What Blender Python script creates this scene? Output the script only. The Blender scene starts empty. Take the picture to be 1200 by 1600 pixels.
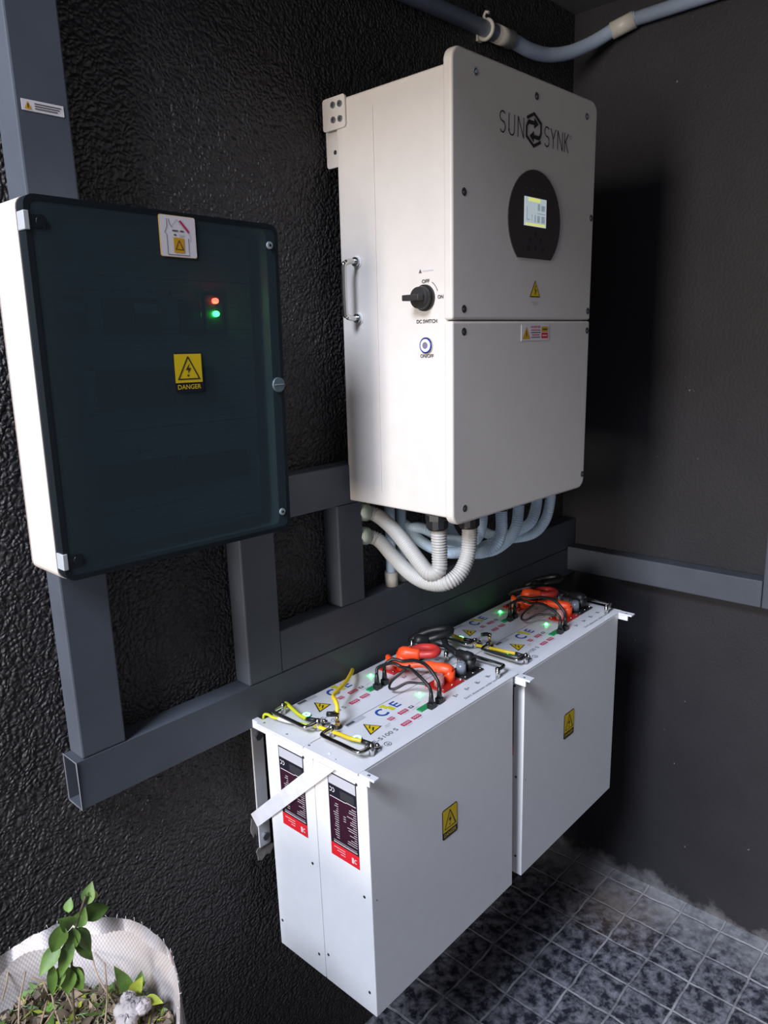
import bpy, bmesh, math, random
from mathutils import Vector, Matrix, Euler
random.seed(7)
S = bpy.context.scene
C = S.collection
PI = math.pi

# ------------------------------------------------------------------ camera
cam_data = bpy.data.cameras.new('camera')
cam = bpy.data.objects.new('camera', cam_data)
C.objects.link(cam)
cam_data.sensor_fit = 'VERTICAL'
cam_data.sensor_height = 32.0
cam_data.lens = 32.0 * 1169.67 / 1600.0
cam_data.clip_start = 0.02
cam_r = Vector((0.6760952, -0.73623853, -0.02912228))
cam_u = Vector((0.18380017, 0.13024676, 0.9742963))
cam_f = Vector((0.71352139, 0.66406973, -0.22337998))
cm = Matrix((cam_r, cam_u, -cam_f)).transposed().to_4x4()
cm.translation = Vector((-0.99495, -1.11784, 1.67261))
cam.matrix_world = cm
S.camera = cam

# ------------------------------------------------------------------ light and exposure
S.view_settings.view_transform = 'Standard'
S.view_settings.look = 'None'
S.view_settings.gamma = 1.0
S.view_settings.use_curve_mapping = False
S.view_settings.exposure = 0.0

world = bpy.data.worlds.new('world')
S.world = world
world.use_nodes = True
wb = world.node_tree.nodes['Background']
wb.inputs['Color'].default_value = (0.85, 0.88, 1.0, 1)
wb.inputs['Strength'].default_value = 0.215


def area(name, loc, target, sx, sy, power, col):
    d = bpy.data.lights.new(name, 'AREA')
    d.shape = 'RECTANGLE'
    d.size, d.size_y = sx, sy
    d.energy = power
    d.color = col
    o = bpy.data.objects.new(name, d)
    C.objects.link(o)
    o.location = loc
    o.rotation_euler = (Vector(target) - Vector(loc)).to_track_quat('-Z', 'Y').to_euler()
    return o


# daylight reaching under the carport roof from its open side: warm bounce from
# the yard at eye level, cool sky light from above the roof edge
area('yard_daylight', (-6.4, -0.70, 1.75), (0.2, -0.30, 1.35), 1.35, 2.4, 285, (1.0, 0.92, 0.84))
area('sky_daylight', (-5.2, -1.20, 5.9), (0.1, -0.30, 0.8), 2.0, 2.0, 710, (0.76, 0.84, 1.0))


# ------------------------------------------------------------------ materials
def mat(name, col, rough=0.5, metal=0.0, emit=None, estr=0.0, var=0.0, vscale=30.0,
        bump=0.0, bscale=200.0, spec=0.5, trans=0.0, coat=0.0):
    m = bpy.data.materials.new(name)
    m.use_nodes = True
    nt = m.node_tree
    b = nt.nodes['Principled BSDF']
    c = (col[0], col[1], col[2], 1)
    b.inputs['Base Color'].default_value = c
    b.inputs['Roughness'].default_value = rough
    b.inputs['Metallic'].default_value = metal
    b.inputs['Specular IOR Level'].default_value = spec
    b.inputs['Transmission Weight'].default_value = trans
    b.inputs['Coat Weight'].default_value = coat
    if emit:
        b.inputs['Emission Color'].default_value = (*emit, 1)
        b.inputs['Emission Strength'].default_value = estr
    tc = nt.nodes.new('ShaderNodeTexCoord')
    if var > 0:
        n = nt.nodes.new('ShaderNodeTexNoise')
        n.inputs['Scale'].default_value = vscale
        n.inputs['Detail'].default_value = 4
        nt.links.new(tc.outputs['Object'], n.inputs['Vector'])
        r = nt.nodes.new('ShaderNodeValToRGB')
        r.color_ramp.elements[0].position = 0.3
        r.color_ramp.elements[1].position = 0.7
        r.color_ramp.elements[0].color = tuple(x * (1 - var) for x in col) + (1,)
        r.color_ramp.elements[1].color = tuple(min(1, x * (1 + var)) for x in col) + (1,)
        nt.links.new(n.outputs['Fac'], r.inputs['Fac'])
        nt.links.new(r.outputs['Color'], b.inputs['Base Color'])
    if bump > 0:
        n2 = nt.nodes.new('ShaderNodeTexNoise')
        n2.inputs['Scale'].default_value = bscale
        n2.inputs['Detail'].default_value = 2
        nt.links.new(tc.outputs['Object'], n2.inputs['Vector'])
        bp = nt.nodes.new('ShaderNodeBump')
        bp.inputs['Strength'].default_value = bump
        bp.inputs['Distance'].default_value = 0.0006
        nt.links.new(n2.outputs['Fac'], bp.inputs['Height'])
        nt.links.new(bp.outputs['Normal'], b.inputs['Normal'])
    return m


M = {}
M['inv'] = mat('cream_powder_coat', (0.66, 0.61, 0.565), 0.42, bump=0.25, bscale=900, var=0.02)
M['bat'] = mat('white_powder_coat', (0.84, 0.83, 0.835), 0.40, bump=0.2, bscale=900, var=0.02)
M['batplate'] = mat('white_front_plate', (0.72, 0.72, 0.76), 0.35, var=0.02)
M['steel_paint'] = mat('grey_frame_paint', (0.076, 0.085, 0.104), 0.48, var=0.08, vscale=12, bump=0.06, bscale=60, spec=0.2)
M['cut_edge'] = mat('bare_cut_steel', (0.45, 0.45, 0.5), 0.4, metal=0.6)
M['white_strip'] = mat('white_painted_steel', (0.72, 0.72, 0.77), 0.45, var=0.07, vscale=40)
M['bolt'] = mat('bolt_zinc', (0.42, 0.45, 0.5), 0.35, metal=0.9)
M['chrome'] = mat('chrome', (0.62, 0.61, 0.60), 0.13, metal=1.0)
M['screw'] = mat('dark_screw', (0.10, 0.10, 0.11), 0.35, metal=0.7)
M['black'] = mat('black_plastic', (0.012, 0.012, 0.013), 0.40)
M['rubber'] = mat('black_cable', (0.010, 0.010, 0.011), 0.45)
M['knob'] = mat('knob_black', (0.025, 0.023, 0.023), 0.42)
M['ink'] = mat('ink_black', (0.02, 0.02, 0.02), 0.6)
M['inkg'] = mat('ink_grey', (0.07, 0.07, 0.075), 0.6)
M['inklight'] = mat('ink_pale', (0.5, 0.48, 0.5), 0.6)
M['yellow'] = mat('sign_yellow', (0.75, 0.52, 0.01), 0.4)
M['amber'] = mat('sign_amber', (0.62, 0.32, 0.015), 0.4)
M['white'] = mat('sticker_white', (0.72, 0.66, 0.68), 0.4)
M['red'] = mat('print_red', (0.75, 0.02, 0.03), 0.4)
M['crimson'] = mat('print_crimson', (0.5, 0.02, 0.09), 0.4)
M['maroon'] = mat('label_maroon', (0.035, 0.008, 0.020), 0.35)
M['navy'] = mat('label_black', (0.012, 0.012, 0.022), 0.35)
M['silver'] = mat('label_silver', (0.50, 0.50, 0.55), 0.35)
M['blue'] = mat('logo_blue', (0.02, 0.08, 0.36), 0.4)
M['logoy'] = mat('logo_yellow', (0.62, 0.60, 0.03), 0.4)
M['connector'] = mat('green_connector', (0.01, 0.28, 0.09), 0.4)
M['orange'] = mat('orange_rubber', (0.95, 0.085, 0.018), 0.38)
M['redcable'] = mat('red_cable', (0.55, 0.035, 0.03), 0.4)
M['redplate'] = mat('red_terminal_plate', (0.48, 0.015, 0.012), 0.3)
M['pinkcap'] = mat('clear_red_cap', (0.75, 0.33, 0.33), 0.25, trans=0.25)
M['greycap'] = mat('clear_grey_cap', (0.33, 0.36, 0.42), 0.25, trans=0.25)
M['brass'] = mat('brass', (0.62, 0.42, 0.16), 0.28, metal=1.0)
M['ywire'] = mat('yellow_insulation', (0.80, 0.55, 0.02), 0.4)
M['ygreen'] = mat('yellow_green_insulation', (0.62, 0.66, 0.03), 0.4)
M['greenstripe'] = mat('green_insulation_stripe', (0.03, 0.30, 0.03), 0.4)
M['sleeve'] = mat('white_sleeve', (0.75, 0.75, 0.75), 0.4)
M['ledg'] = mat('green_led', (0.1, 0.9, 0.3), 0.4, emit=(0.03, 1.0, 0.12), estr=26)
M['ledbtn'] = mat('green_led_ring', (0.3, 0.9, 0.5), 0.4, emit=(0.10, 1.0, 0.22), estr=8)
M['ledg2'] = mat('green_pilot_lamp', (0.1, 0.9, 0.3), 0.4, emit=(0.02, 1.0, 0.06), estr=90)
M['ledr2'] = mat('red_pilot_lamp', (0.9, 0.1, 0.1), 0.4, emit=(1.0, 0.04, 0.02), estr=60)
M['ledblue'] = mat('blue_ring_led', (0.4, 0.5, 1.0), 0.4, emit=(0.35, 0.50, 1.0), estr=2.2)
M['darkblue'] = mat('button_blue', (0.03, 0.03, 0.30), 0.3)
M['btn'] = mat('button_face', (0.35, 0.30, 0.42), 0.3, metal=0.5)
M['disc'] = mat('display_bezel', (0.045, 0.037, 0.037), 0.35)
M['screen'] = mat('lcd_screen', (0.4, 0.45, 0.48), 0.3, emit=(0.52, 0.60, 0.64), estr=0.62)
M['screeny'] = mat('lcd_yellow', (0.5, 0.5, 0.2), 0.3, emit=(0.68, 0.72, 0.20), estr=0.8)
M['screeng'] = mat('lcd_grey', (0.3, 0.3, 0.3), 0.3, emit=(0.22, 0.30, 0.34), estr=0.7)
M['conduit'] = mat('grey_conduit', (0.40, 0.39, 0.37), 0.45, var=0.04)
M['conduit_b'] = mat('pale_blue_conduit', (0.55, 0.68, 0.80), 0.42, var=0.04)
M['pipe'] = mat('blue_grey_pipe', (0.33, 0.40, 0.52), 0.42, var=0.04)
M['fitting'] = mat('beige_fitting', (0.55, 0.52, 0.46), 0.42)
M['fitting_g'] = mat('green_lit_fitting', (0.52, 0.58, 0.48), 0.42)  # green light falling on the hose cuffs, mixed into their grey base colour
M['boxbody'] = mat('enclosure_plastic', (0.70, 0.63, 0.58), 0.4)
M['boxin'] = mat('enclosure_cover', (0.27, 0.31, 0.33), 0.5, var=0.05)
M['boxmod'] = mat('breaker_dark', (0.020, 0.026, 0.034), 0.4)
M['boxmodl'] = mat('breaker_light', (0.42, 0.44, 0.46), 0.4)
M['metername'] = mat('meter_screen', (0.03, 0.006, 0.004), 0.15)
M['doorframe'] = mat('door_edge_tint', (0.006, 0.010, 0.013), 0.30)
M['plaster_patch'] = mat('bare_plaster', (0.30, 0.27, 0.25), 0.9, var=0.35, vscale=60, bump=1.0, bscale=90)
M['leaf'] = mat('leaf_green', (0.10, 0.19, 0.032), 0.5, var=0.4, vscale=45)
M['leafy'] = mat('leaf_yellow', (0.32, 0.36, 0.04), 0.5, var=0.3, vscale=45)
M['stem'] = mat('stem_brown', (0.12, 0.09, 0.06), 0.7)
M['debris'] = mat('brown_leaf_bits', (0.10, 0.07, 0.04), 0.8, var=0.4)
M['twig'] = mat('dry_straw', (0.34, 0.25, 0.17), 0.8, var=0.3)
M['fluff'] = mat('grey_fluff', (0.42, 0.38, 0.38), 0.95, var=0.35, vscale=25, bump=1, bscale=60)


def door_glass():
    m = bpy.data.materials.new('smoked_transparent_door')
    m.use_nodes = True
    nt = m.node_tree
    nt.nodes.clear()
    out = nt.nodes.new('ShaderNodeOutputMaterial')
    mx = nt.nodes.new('ShaderNodeMixShader')
    tr = nt.nodes.new('ShaderNodeBsdfTransparent')
    tr.inputs['Color'].default_value = (0.52, 0.60, 0.64, 1)
    pr = nt.nodes.new('ShaderNodeBsdfPrincipled')
    pr.inputs['Base Color'].default_value = (0.062, 0.090, 0.104, 1)
    pr.inputs['Roughness'].default_value = 0.10
    mx.inputs[0].default_value = 0.36
    nt.links.new(tr.outputs[0], mx.inputs[1])
    nt.links.new(pr.outputs[0], mx.inputs[2])
    nt.links.new(mx.outputs[0], out.inputs[0])
    return m


M['door'] = door_glass()


def rough_wall():
    m = bpy.data.materials.new('dark_roughcast_paint')
    m.use_nodes = True
    nt = m.node_tree
    b = nt.nodes['Principled BSDF']
    b.inputs['Roughness'].default_value = 0.46
    b.inputs['Specular IOR Level'].default_value = 0.4
    tc = nt.nodes.new('ShaderNodeTexCoord')
    n = nt.nodes.new('ShaderNodeTexNoise')
    n.inputs['Scale'].default_value = 5
    n.inputs['Detail'].default_value = 6
    nt.links.new(tc.outputs['Object'], n.inputs['Vector'])
    r = nt.nodes.new('ShaderNodeValToRGB')
    r.color_ramp.elements[0].color = (0.027, 0.0245, 0.0255, 1)
    r.color_ramp.elements[1].color = (0.042, 0.038, 0.038, 1)
    nt.links.new(n.outputs['Fac'], r.inputs['Fac'])
    # sparse pale specks of dust
    sp = nt.nodes.new('ShaderNodeTexNoise')
    sp.inputs['Scale'].default_value = 130
    nt.links.new(tc.outputs['Object'], sp.inputs['Vector'])
    sr = nt.nodes.new('ShaderNodeValToRGB')
    sr.color_ramp.elements[0].position = 0.76
    sr.color_ramp.elements[1].position = 0.80
    nt.links.new(sp.outputs['Fac'], sr.inputs['Fac'])
    mix = nt.nodes.new('ShaderNodeMix')
    mix.data_type = 'RGBA'
    nt.links.new(sr.outputs['Color'], mix.inputs['Factor'])
    nt.links.new(r.outputs['Color'], mix.inputs['A'])
    mix.inputs['B'].default_value = (0.25, 0.24, 0.23, 1)
    nt.links.new(mix.outputs['Result'], b.inputs['Base Color'])
    # roughcast relief
    v = nt.nodes.new('ShaderNodeTexVoronoi')
    v.feature = 'SMOOTH_F1'
    v.inputs['Scale'].default_value = 155
    v.inputs['Smoothness'].default_value = 0.45
    wn = nt.nodes.new('ShaderNodeTexNoise')
    wn.inputs['Scale'].default_value = 28
    wn.inputs['Detail'].default_value = 3
    nt.links.new(tc.outputs['Object'], wn.inputs['Vector'])
    wm = nt.nodes.new('ShaderNodeMix')
    wm.data_type = 'VECTOR'
    wm.inputs['Factor'].default_value = 0.025
    nt.links.new(tc.outputs['Object'], wm.inputs['A'])
    nt.links.new(wn.outputs['Color'], wm.inputs['B'])
    nt.links.new(wm.outputs['Result'], v.inputs['Vector'])
    n2 = nt.nodes.new('ShaderNodeTexNoise')
    n2.inputs['Scale'].default_value = 60
    n2.inputs['Detail'].default_value = 5
    n2.inputs['Roughness'].default_value = 0.55
    nt.links.new(tc.outputs['Object'], n2.inputs['Vector'])
    inv = nt.nodes.new('ShaderNodeMath')
    inv.operation = 'MULTIPLY_ADD'
    inv.inputs[1].default_value = -1.1
    nt.links.new(v.outputs['Distance'], inv.inputs[0])
    nt.links.new(n2.outputs['Fac'], inv.inputs[2])
    bp = nt.nodes.new('ShaderNodeBump')
    bp.inputs['Strength'].default_value = 0.85
    bp.inputs['Distance'].default_value = 0.008
    nt.links.new(inv.outputs[0], bp.inputs['Height'])
    nt.links.new(bp.outputs['Normal'], b.inputs['Normal'])
    return m


def smooth_wall():
    """dark painted plaster, damp dusty tide line of efflorescence above the floor"""
    m = bpy.data.materials.new('dark_smooth_paint')
    m.use_nodes = True
    nt = m.node_tree
    b = nt.nodes['Principled BSDF']
    b.inputs['Roughness'].default_value = 0.55
    b.inputs['Specular IOR Level'].default_value = 0.25
    tc = nt.nodes.new('ShaderNodeTexCoord')
    n = nt.nodes.new('ShaderNodeTexNoise')
    n.inputs['Scale'].default_value = 6
    n.inputs['Detail'].default_value = 8
    nt.links.new(tc.outputs['Object'], n.inputs['Vector'])
    r = nt.nodes.new('ShaderNodeValToRGB')
    r.color_ramp.elements[0].position = 0.3
    r.color_ramp.elements[1].position = 0.75
    r.color_ramp.elements[0].color = (0.0225, 0.0215, 0.0250, 1)
    r.color_ramp.elements[1].color = (0.0285, 0.0270, 0.0310, 1)
    nt.links.new(n.outputs['Fac'], r.inputs['Fac'])
    sx = nt.nodes.new('ShaderNodeSeparateXYZ')
    nt.links.new(tc.outputs['Object'], sx.inputs[0])
    # stain height limited by noise
    n2 = nt.nodes.new('ShaderNodeTexNoise')
    n2.inputs['Scale'].default_value = 9
    n2.inputs['Detail'].default_value = 8
    n2.inputs['Roughness'].default_value = 0.7
    nt.links.new(tc.outputs['Object'], n2.inputs['Vector'])
    mr = nt.nodes.new('ShaderNodeMapRange')
    mr.inputs['From Min'].default_value = 0.0
    mr.inputs['From Max'].default_value = 0.11
    mr.inputs['To Min'].default_value = 0.27
    mr.inputs['To Max'].default_value = -0.20
    nt.links.new(sx.outputs['Z'], mr.inputs['Value'])
    ad = nt.nodes.new('ShaderNodeMath')
    ad.operation = 'ADD'
    nt.links.new(mr.outputs[0], ad.inputs[0])
    nt.links.new(n2.outputs['Fac'], ad.inputs[1])
    rr = nt.nodes.new('ShaderNodeValToRGB')
    rr.color_ramp.elements[0].position = 0.60
    rr.color_ramp.elements[1].position = 0.85
    nt.links.new(ad.outputs[0], rr.inputs['Fac'])
    mix = nt.nodes.new('ShaderNodeMix')
    mix.data_type = 'RGBA'
    nt.links.new(rr.outputs['Color'], mix.inputs['Factor'])
    nt.links.new(r.outputs['Color'], mix.inputs['A'])
    mix.inputs['B'].default_value = (0.17, 0.165, 0.17, 1)
    # chips of paint
    sp = nt.nodes.new('ShaderNodeTexNoise')
    sp.inputs['Scale'].default_value = 55
    nt.links.new(tc.outputs['Object'], sp.inputs['Vector'])
    sr = nt.nodes.new('ShaderNodeValToRGB')
    sr.color_ramp.elements[0].position = 0.785
    sr.color_ramp.elements[1].position = 0.81
    nt.links.new(sp.outputs['Fac'], sr.inputs['Fac'])
    mix2 = nt.nodes.new('ShaderNodeMix')
    mix2.data_type = 'RGBA'
    nt.links.new(sr.outputs['Color'], mix2.inputs['Factor'])
    nt.links.new(mix.outputs['Result'], mix2.inputs['A'])
    mix2.inputs['B'].default_value = (0.2, 0.19, 0.19, 1)
    nt.links.new(mix2.outputs['Result'], b.inputs['Base Color'])
    bp = nt.nodes.new('ShaderNodeBump')
    bp.inputs['Strength'].default_value = 0.25
    bp.inputs['Distance'].default_value = 0.003
    n3 = nt.nodes.new('ShaderNodeTexNoise')
    n3.inputs['Scale'].default_value = 130
    n3.inputs['Detail'].default_value = 4
    nt.links.new(tc.outputs['Object'], n3.inputs['Vector'])
    nt.links.new(n3.outputs['Fac'], bp.inputs['Height'])
    nt.links.new(bp.outputs['Normal'], b.inputs['Normal'])
    return m


def floor_mat():
    """slate coloured cobble tiles with pale grout, scuffed dust, a rusty stain"""
    m = bpy.data.materials.new('slate_cobble_tiles')
    m.use_nodes = True
    nt = m.node_tree
    L = nt.links
    b = nt.nodes['Principled BSDF']
    tc = nt.nodes.new('ShaderNodeTexCoord')
    mp = nt.nodes.new('ShaderNodeMapping')
    # grid lines at x = .729+n*.115 and depth .331+n*.115
    mp.inputs['Location'].default_value = (-0.729, 0.331, 0)
    L.new(tc.outputs['Object'], mp.inputs['Vector'])
    wn = nt.nodes.new('ShaderNodeTexNoise')
    wn.inputs['Scale'].default_value = 14
    wn.inputs['Detail'].default_value = 3
    L.new(mp.outputs[0], wn.inputs['Vector'])
    wm = nt.nodes.new('ShaderNodeVectorMath')
    wm.operation = 'MULTIPLY_ADD'
    wm.inputs[1].default_value = (0.016, 0.016, 0)
    L.new(wn.outputs['Color'], wm.inputs[0])
    L.new(mp.outputs[0], wm.inputs[2])
    of = nt.nodes.new('ShaderNodeVectorMath')
    of.operation = 'SUBTRACT'
    of.inputs[1].default_value = (0.008, 0.008, 0)
    L.new(wm.outputs[0], of.inputs[0])
    br = nt.nodes.new('ShaderNodeTexBrick')
    br.offset = 0.0
    br.squash = 1.0
    br.inputs['Scale'].default_value = 1.0
    br.inputs['Brick Width'].default_value = 0.1145
    br.inputs['Row Height'].default_value = 0.1145
    br.inputs['Mortar Size'].default_value = 0.0042
    br.inputs['Mortar Smooth'].default_value = 0.5
    br.inputs['Color1'].default_value = (0.2, 0.2, 0.2, 1)
    br.inputs['Color2'].default_value = (0.8, 0.8, 0.8, 1)
    br.inputs['Mortar'].default_value = (0.5, 0.5, 0.5, 1)
    L.new(of.outputs[0], br.inputs['Vector'])
    # mottled slate
    n1 = nt.nodes.new('ShaderNodeTexNoise')
    n1.inputs['Scale'].default_value = 34
    n1.inputs['Detail'].default_value = 9
    n1.inputs['Roughness'].default_value = 0.68
    n1.inputs['Distortion'].default_value = 0.12
    L.new(tc.outputs['Object'], n1.inputs['Vector'])
    r1 = nt.nodes.new('ShaderNodeValToRGB')
    r1.color_ramp.elements[0].position = 0.42
    r1.color_ramp.elements[0].color = (0.022, 0.023, 0.034, 1)
    r1.color_ramp.elements[1].position = 0.66
    r1.color_ramp.elements[1].color = (0.28, 0.28, 0.32, 1)
    L.new(n1.outputs['Fac'], r1.inputs['Fac'])
    # grout
    mixg = nt.nodes.new('ShaderNodeMix')
    mixg.data_type = 'RGBA'
    gn = nt.nodes.new('ShaderNodeTexNoise')
    gn.inputs['Scale'].default_value = 12
    gn.inputs['Detail'].default_value = 6
    L.new(tc.outputs['Object'], gn.inputs['Vector'])
    gm = nt.nodes.new('ShaderNodeMapRange')
    gm.inputs['From Min'].default_value = 0.38
    gm.inputs['From Max'].default_value = 0.62
    gm.inputs['To Min'].default_value = 0.25
    gm.inputs['To Max'].default_value = 0.9
    L.new(gn.outputs['Fac'], gm.inputs['Value'])
    gx = nt.nodes.new('ShaderNodeMath')
    gx.operation = 'MULTIPLY'
    L.new(br.outputs['Fac'], gx.inputs[0])
    L.new(gm.outputs[0], gx.inputs[1])
    L.new(gx.outputs[0], mixg.inputs['Factor'])
    L.new(r1.outputs['Color'], mixg.inputs['A'])
    mixg.inputs['B'].default_value = (0.42, 0.41, 0.43, 1)
    # white dust towards the right hand wall
    sx = nt.nodes.new('ShaderNodeSeparateXYZ')
    L.new(tc.outputs['Object'], sx.inputs[0])
    mr = nt.nodes.new('ShaderNodeMapRange')
    mr.inputs['From Min'].default_value = 0.70
    mr.inputs['From Max'].default_value = 1.0
    mr.inputs['To Min'].default_value = -0.12
    mr.inputs['To Max'].default_value = 0.34
    L.new(sx.outputs['X'], mr.inputs['Value'])
    n2 = nt.nodes.new('ShaderNodeTexNoise')
    n2.inputs['Scale'].default_value = 9
    n2.inputs['Detail'].default_value = 9
    n2.inputs['Roughness'].default_value = 0.65
    L.new(tc.outputs['Object'], n2.inputs['Vector'])
    ad = nt.nodes.new('ShaderNodeMath')
    ad.operation = 'ADD'
    L.new(mr.outputs[0], ad.inputs[0])
    L.new(n2.outputs['Fac'], ad.inputs[1])
    r2 = nt.nodes.new('ShaderNodeValToRGB')
    r2.color_ramp.elements[0].position = 0.52
    r2.color_ramp.elements[1].position = 0.90
    r2.color_ramp.elements[1].color = (0.7, 0.7, 0.7, 1)
    L.new(ad.outputs[0], r2.inputs['Fac'])
    mixd = nt.nodes.new('ShaderNodeMix')
    mixd.data_type = 'RGBA'
    L.new(r2.outputs['Color'], mixd.inputs['Factor'])
    L.new(mixg.outputs['Result'], mixd.inputs['A'])
    mixd.inputs['B'].default_value = (0.40, 0.40, 0.42, 1)
    # rusty brown stain beside the wall corner
    ds = nt.nodes.new('ShaderNodeVectorMath')
    ds.operation = 'DISTANCE'
    ds.inputs[1].default_value = (0.86, -0.28, 0)
    L.new(tc.outputs['Object'], ds.inputs[0])
    mr2 = nt.nodes.new('ShaderNodeMapRange')
    mr2.inputs['From Min'].default_value = 0.02
    mr2.inputs['From Max'].default_value = 0.20
    mr2.inputs['To Min'].default_value = 0.75
    mr2.inputs['To Max'].default_value = 0.0
    L.new(ds.outputs['Value'], mr2.inputs['Value'])
    ml = nt.nodes.new('ShaderNodeMath')
    ml.operation = 'MULTIPLY'
    L.new(mr2.outputs[0], ml.inputs[0])
    L.new(n2.outputs['Fac'], ml.inputs[1])
    mixs = nt.nodes.new('ShaderNodeMix')
    mixs.data_type = 'RGBA'
    L.new(ml.outputs[0], mixs.inputs['Factor'])
    L.new(mixd.outputs['Result'], mixs.inputs['A'])
    mixs.inputs['B'].default_value = (0.20, 0.12, 0.06, 1)
    L.new(mixs.outputs['Result'], b.inputs['Base Color'])
    b.inputs['Roughness'].default_value = 0.42
    # relief: recessed joints + uneven slate
    hm = nt.nodes.new('ShaderNodeMath')
    hm.operation = 'MULTIPLY_ADD'
    hm.inputs[1].default_value = -1.0
    L.new(br.outputs['Fac'], hm.inputs[0])
    L.new(n1.outputs['Fac'], hm.inputs[2])
    bp = nt.nodes.new('ShaderNodeBump')
    bp.inputs['Strength'].default_value = 0.7
    bp.inputs['Distance'].default_value = 0.004
    L.new(hm.outputs[0], bp.inputs['Height'])
    L.new(bp.outputs['Normal'], b.inputs['Normal'])
    return m


def weave_mat():
    m = bpy.data.materials.new('woven_polypropylene')
    m.use_nodes = True
    nt = m.node_tree
    L = nt.links
    b = nt.nodes['Principled BSDF']
    b.inputs['Roughness'].default_value = 0.5
    uv = nt.nodes.new('ShaderNodeUVMap')
    mp = nt.nodes.new('ShaderNodeMapping')
    L.new(uv.outputs[0], mp.inputs[0])
    ck = nt.nodes.new('ShaderNodeTexChecker')
    ck.inputs['Scale'].default_value = 1.0
    mp.inputs['Scale'].default_value = (360, 120, 1)
    L.new(mp.outputs[0], ck.inputs['Vector'])
    tc = nt.nodes.new('ShaderNodeTexCoord')
    n = nt.nodes.new('ShaderNodeTexNoise')
    n.inputs['Scale'].default_value = 9
    n.inputs['Detail'].default_value = 5
    L.new(tc.outputs['Object'], n.inputs['Vector'])
    r = nt.nodes.new('ShaderNodeValToRGB')
    r.color_ramp.elements[0].position = 0.25
    r.color_ramp.elements[0].color = (0.42, 0.36, 0.33, 1)
    r.color_ramp.elements[1].position = 0.62
    r.color_ramp.elements[1].color = (0.72, 0.67, 0.66, 1)
    L.new(n.outputs['Fac'], r.inputs['Fac'])
    mx = nt.nodes.new('ShaderNodeMix')
    mx.data_type = 'RGBA'
    mx.blend_type = 'MULTIPLY'
    mx.inputs['Factor'].default_value = 1.0
    L.new(r.outputs['Color'], mx.inputs['A'])
    ck.inputs['Color1'].default_value = (1, 1, 1, 1)
    ck.inputs['Color2'].default_value = (0.74, 0.72, 0.72, 1)
    L.new(ck.outputs['Color'], mx.inputs['B'])
    L.new(mx.outputs['Result'], b.inputs['Base Color'])
    bp = nt.nodes.new('ShaderNodeBump')
    bp.inputs['Strength'].default_value = 0.6
    bp.inputs['Distance'].default_value = 0.0015
    L.new(ck.outputs['Fac'], bp.inputs['Height'])
    L.new(bp.outputs['Normal'], b.inputs['Normal'])
    return m


M['weave'] = weave_mat()


# ------------------------------------------------------------------ mesh builder
# every coordinate is (x along the back wall, depth out of the wall, height); depth = -Y
def P(x, d, z):
    return Vector((x, -d, z))


def catmull(pts, n=8):
    pts = [Vector(p) for p in pts]
    ext = [2 * pts[0] - pts[1]] + pts + [2 * pts[-1] - pts[-2]]
    out = []
    for i in range(1, len(ext) - 2):
        p0, p1, p2, p3 = ext[i - 1], ext[i], ext[i + 1], ext[i + 2]
        for k in range(n):
            t = k / n
            out.append(0.5 * ((2 * p1) + (p2 - p0) * t + (2 * p0 - 5 * p1 + 4 * p2 - p3) * t * t
                              + (3 * p1 - p0 - 3 * p2 + p3) * t ** 3))
    out.append(pts[-1])
    return out


def even(pts, step):
    out = [pts[0]]
    acc = 0.0
    for a, b in zip(pts, pts[1:]):
        L = (b - a).length
        if L < 1e-9:
            continue
        t = step - acc
        while t <= L:
            out.append(a.lerp(b, t / L))
            t += step
        acc = L - (t - step)
    if (out[-1] - pts[-1]).length > step * 0.3:
        out.append(pts[-1])
    return out


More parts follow.
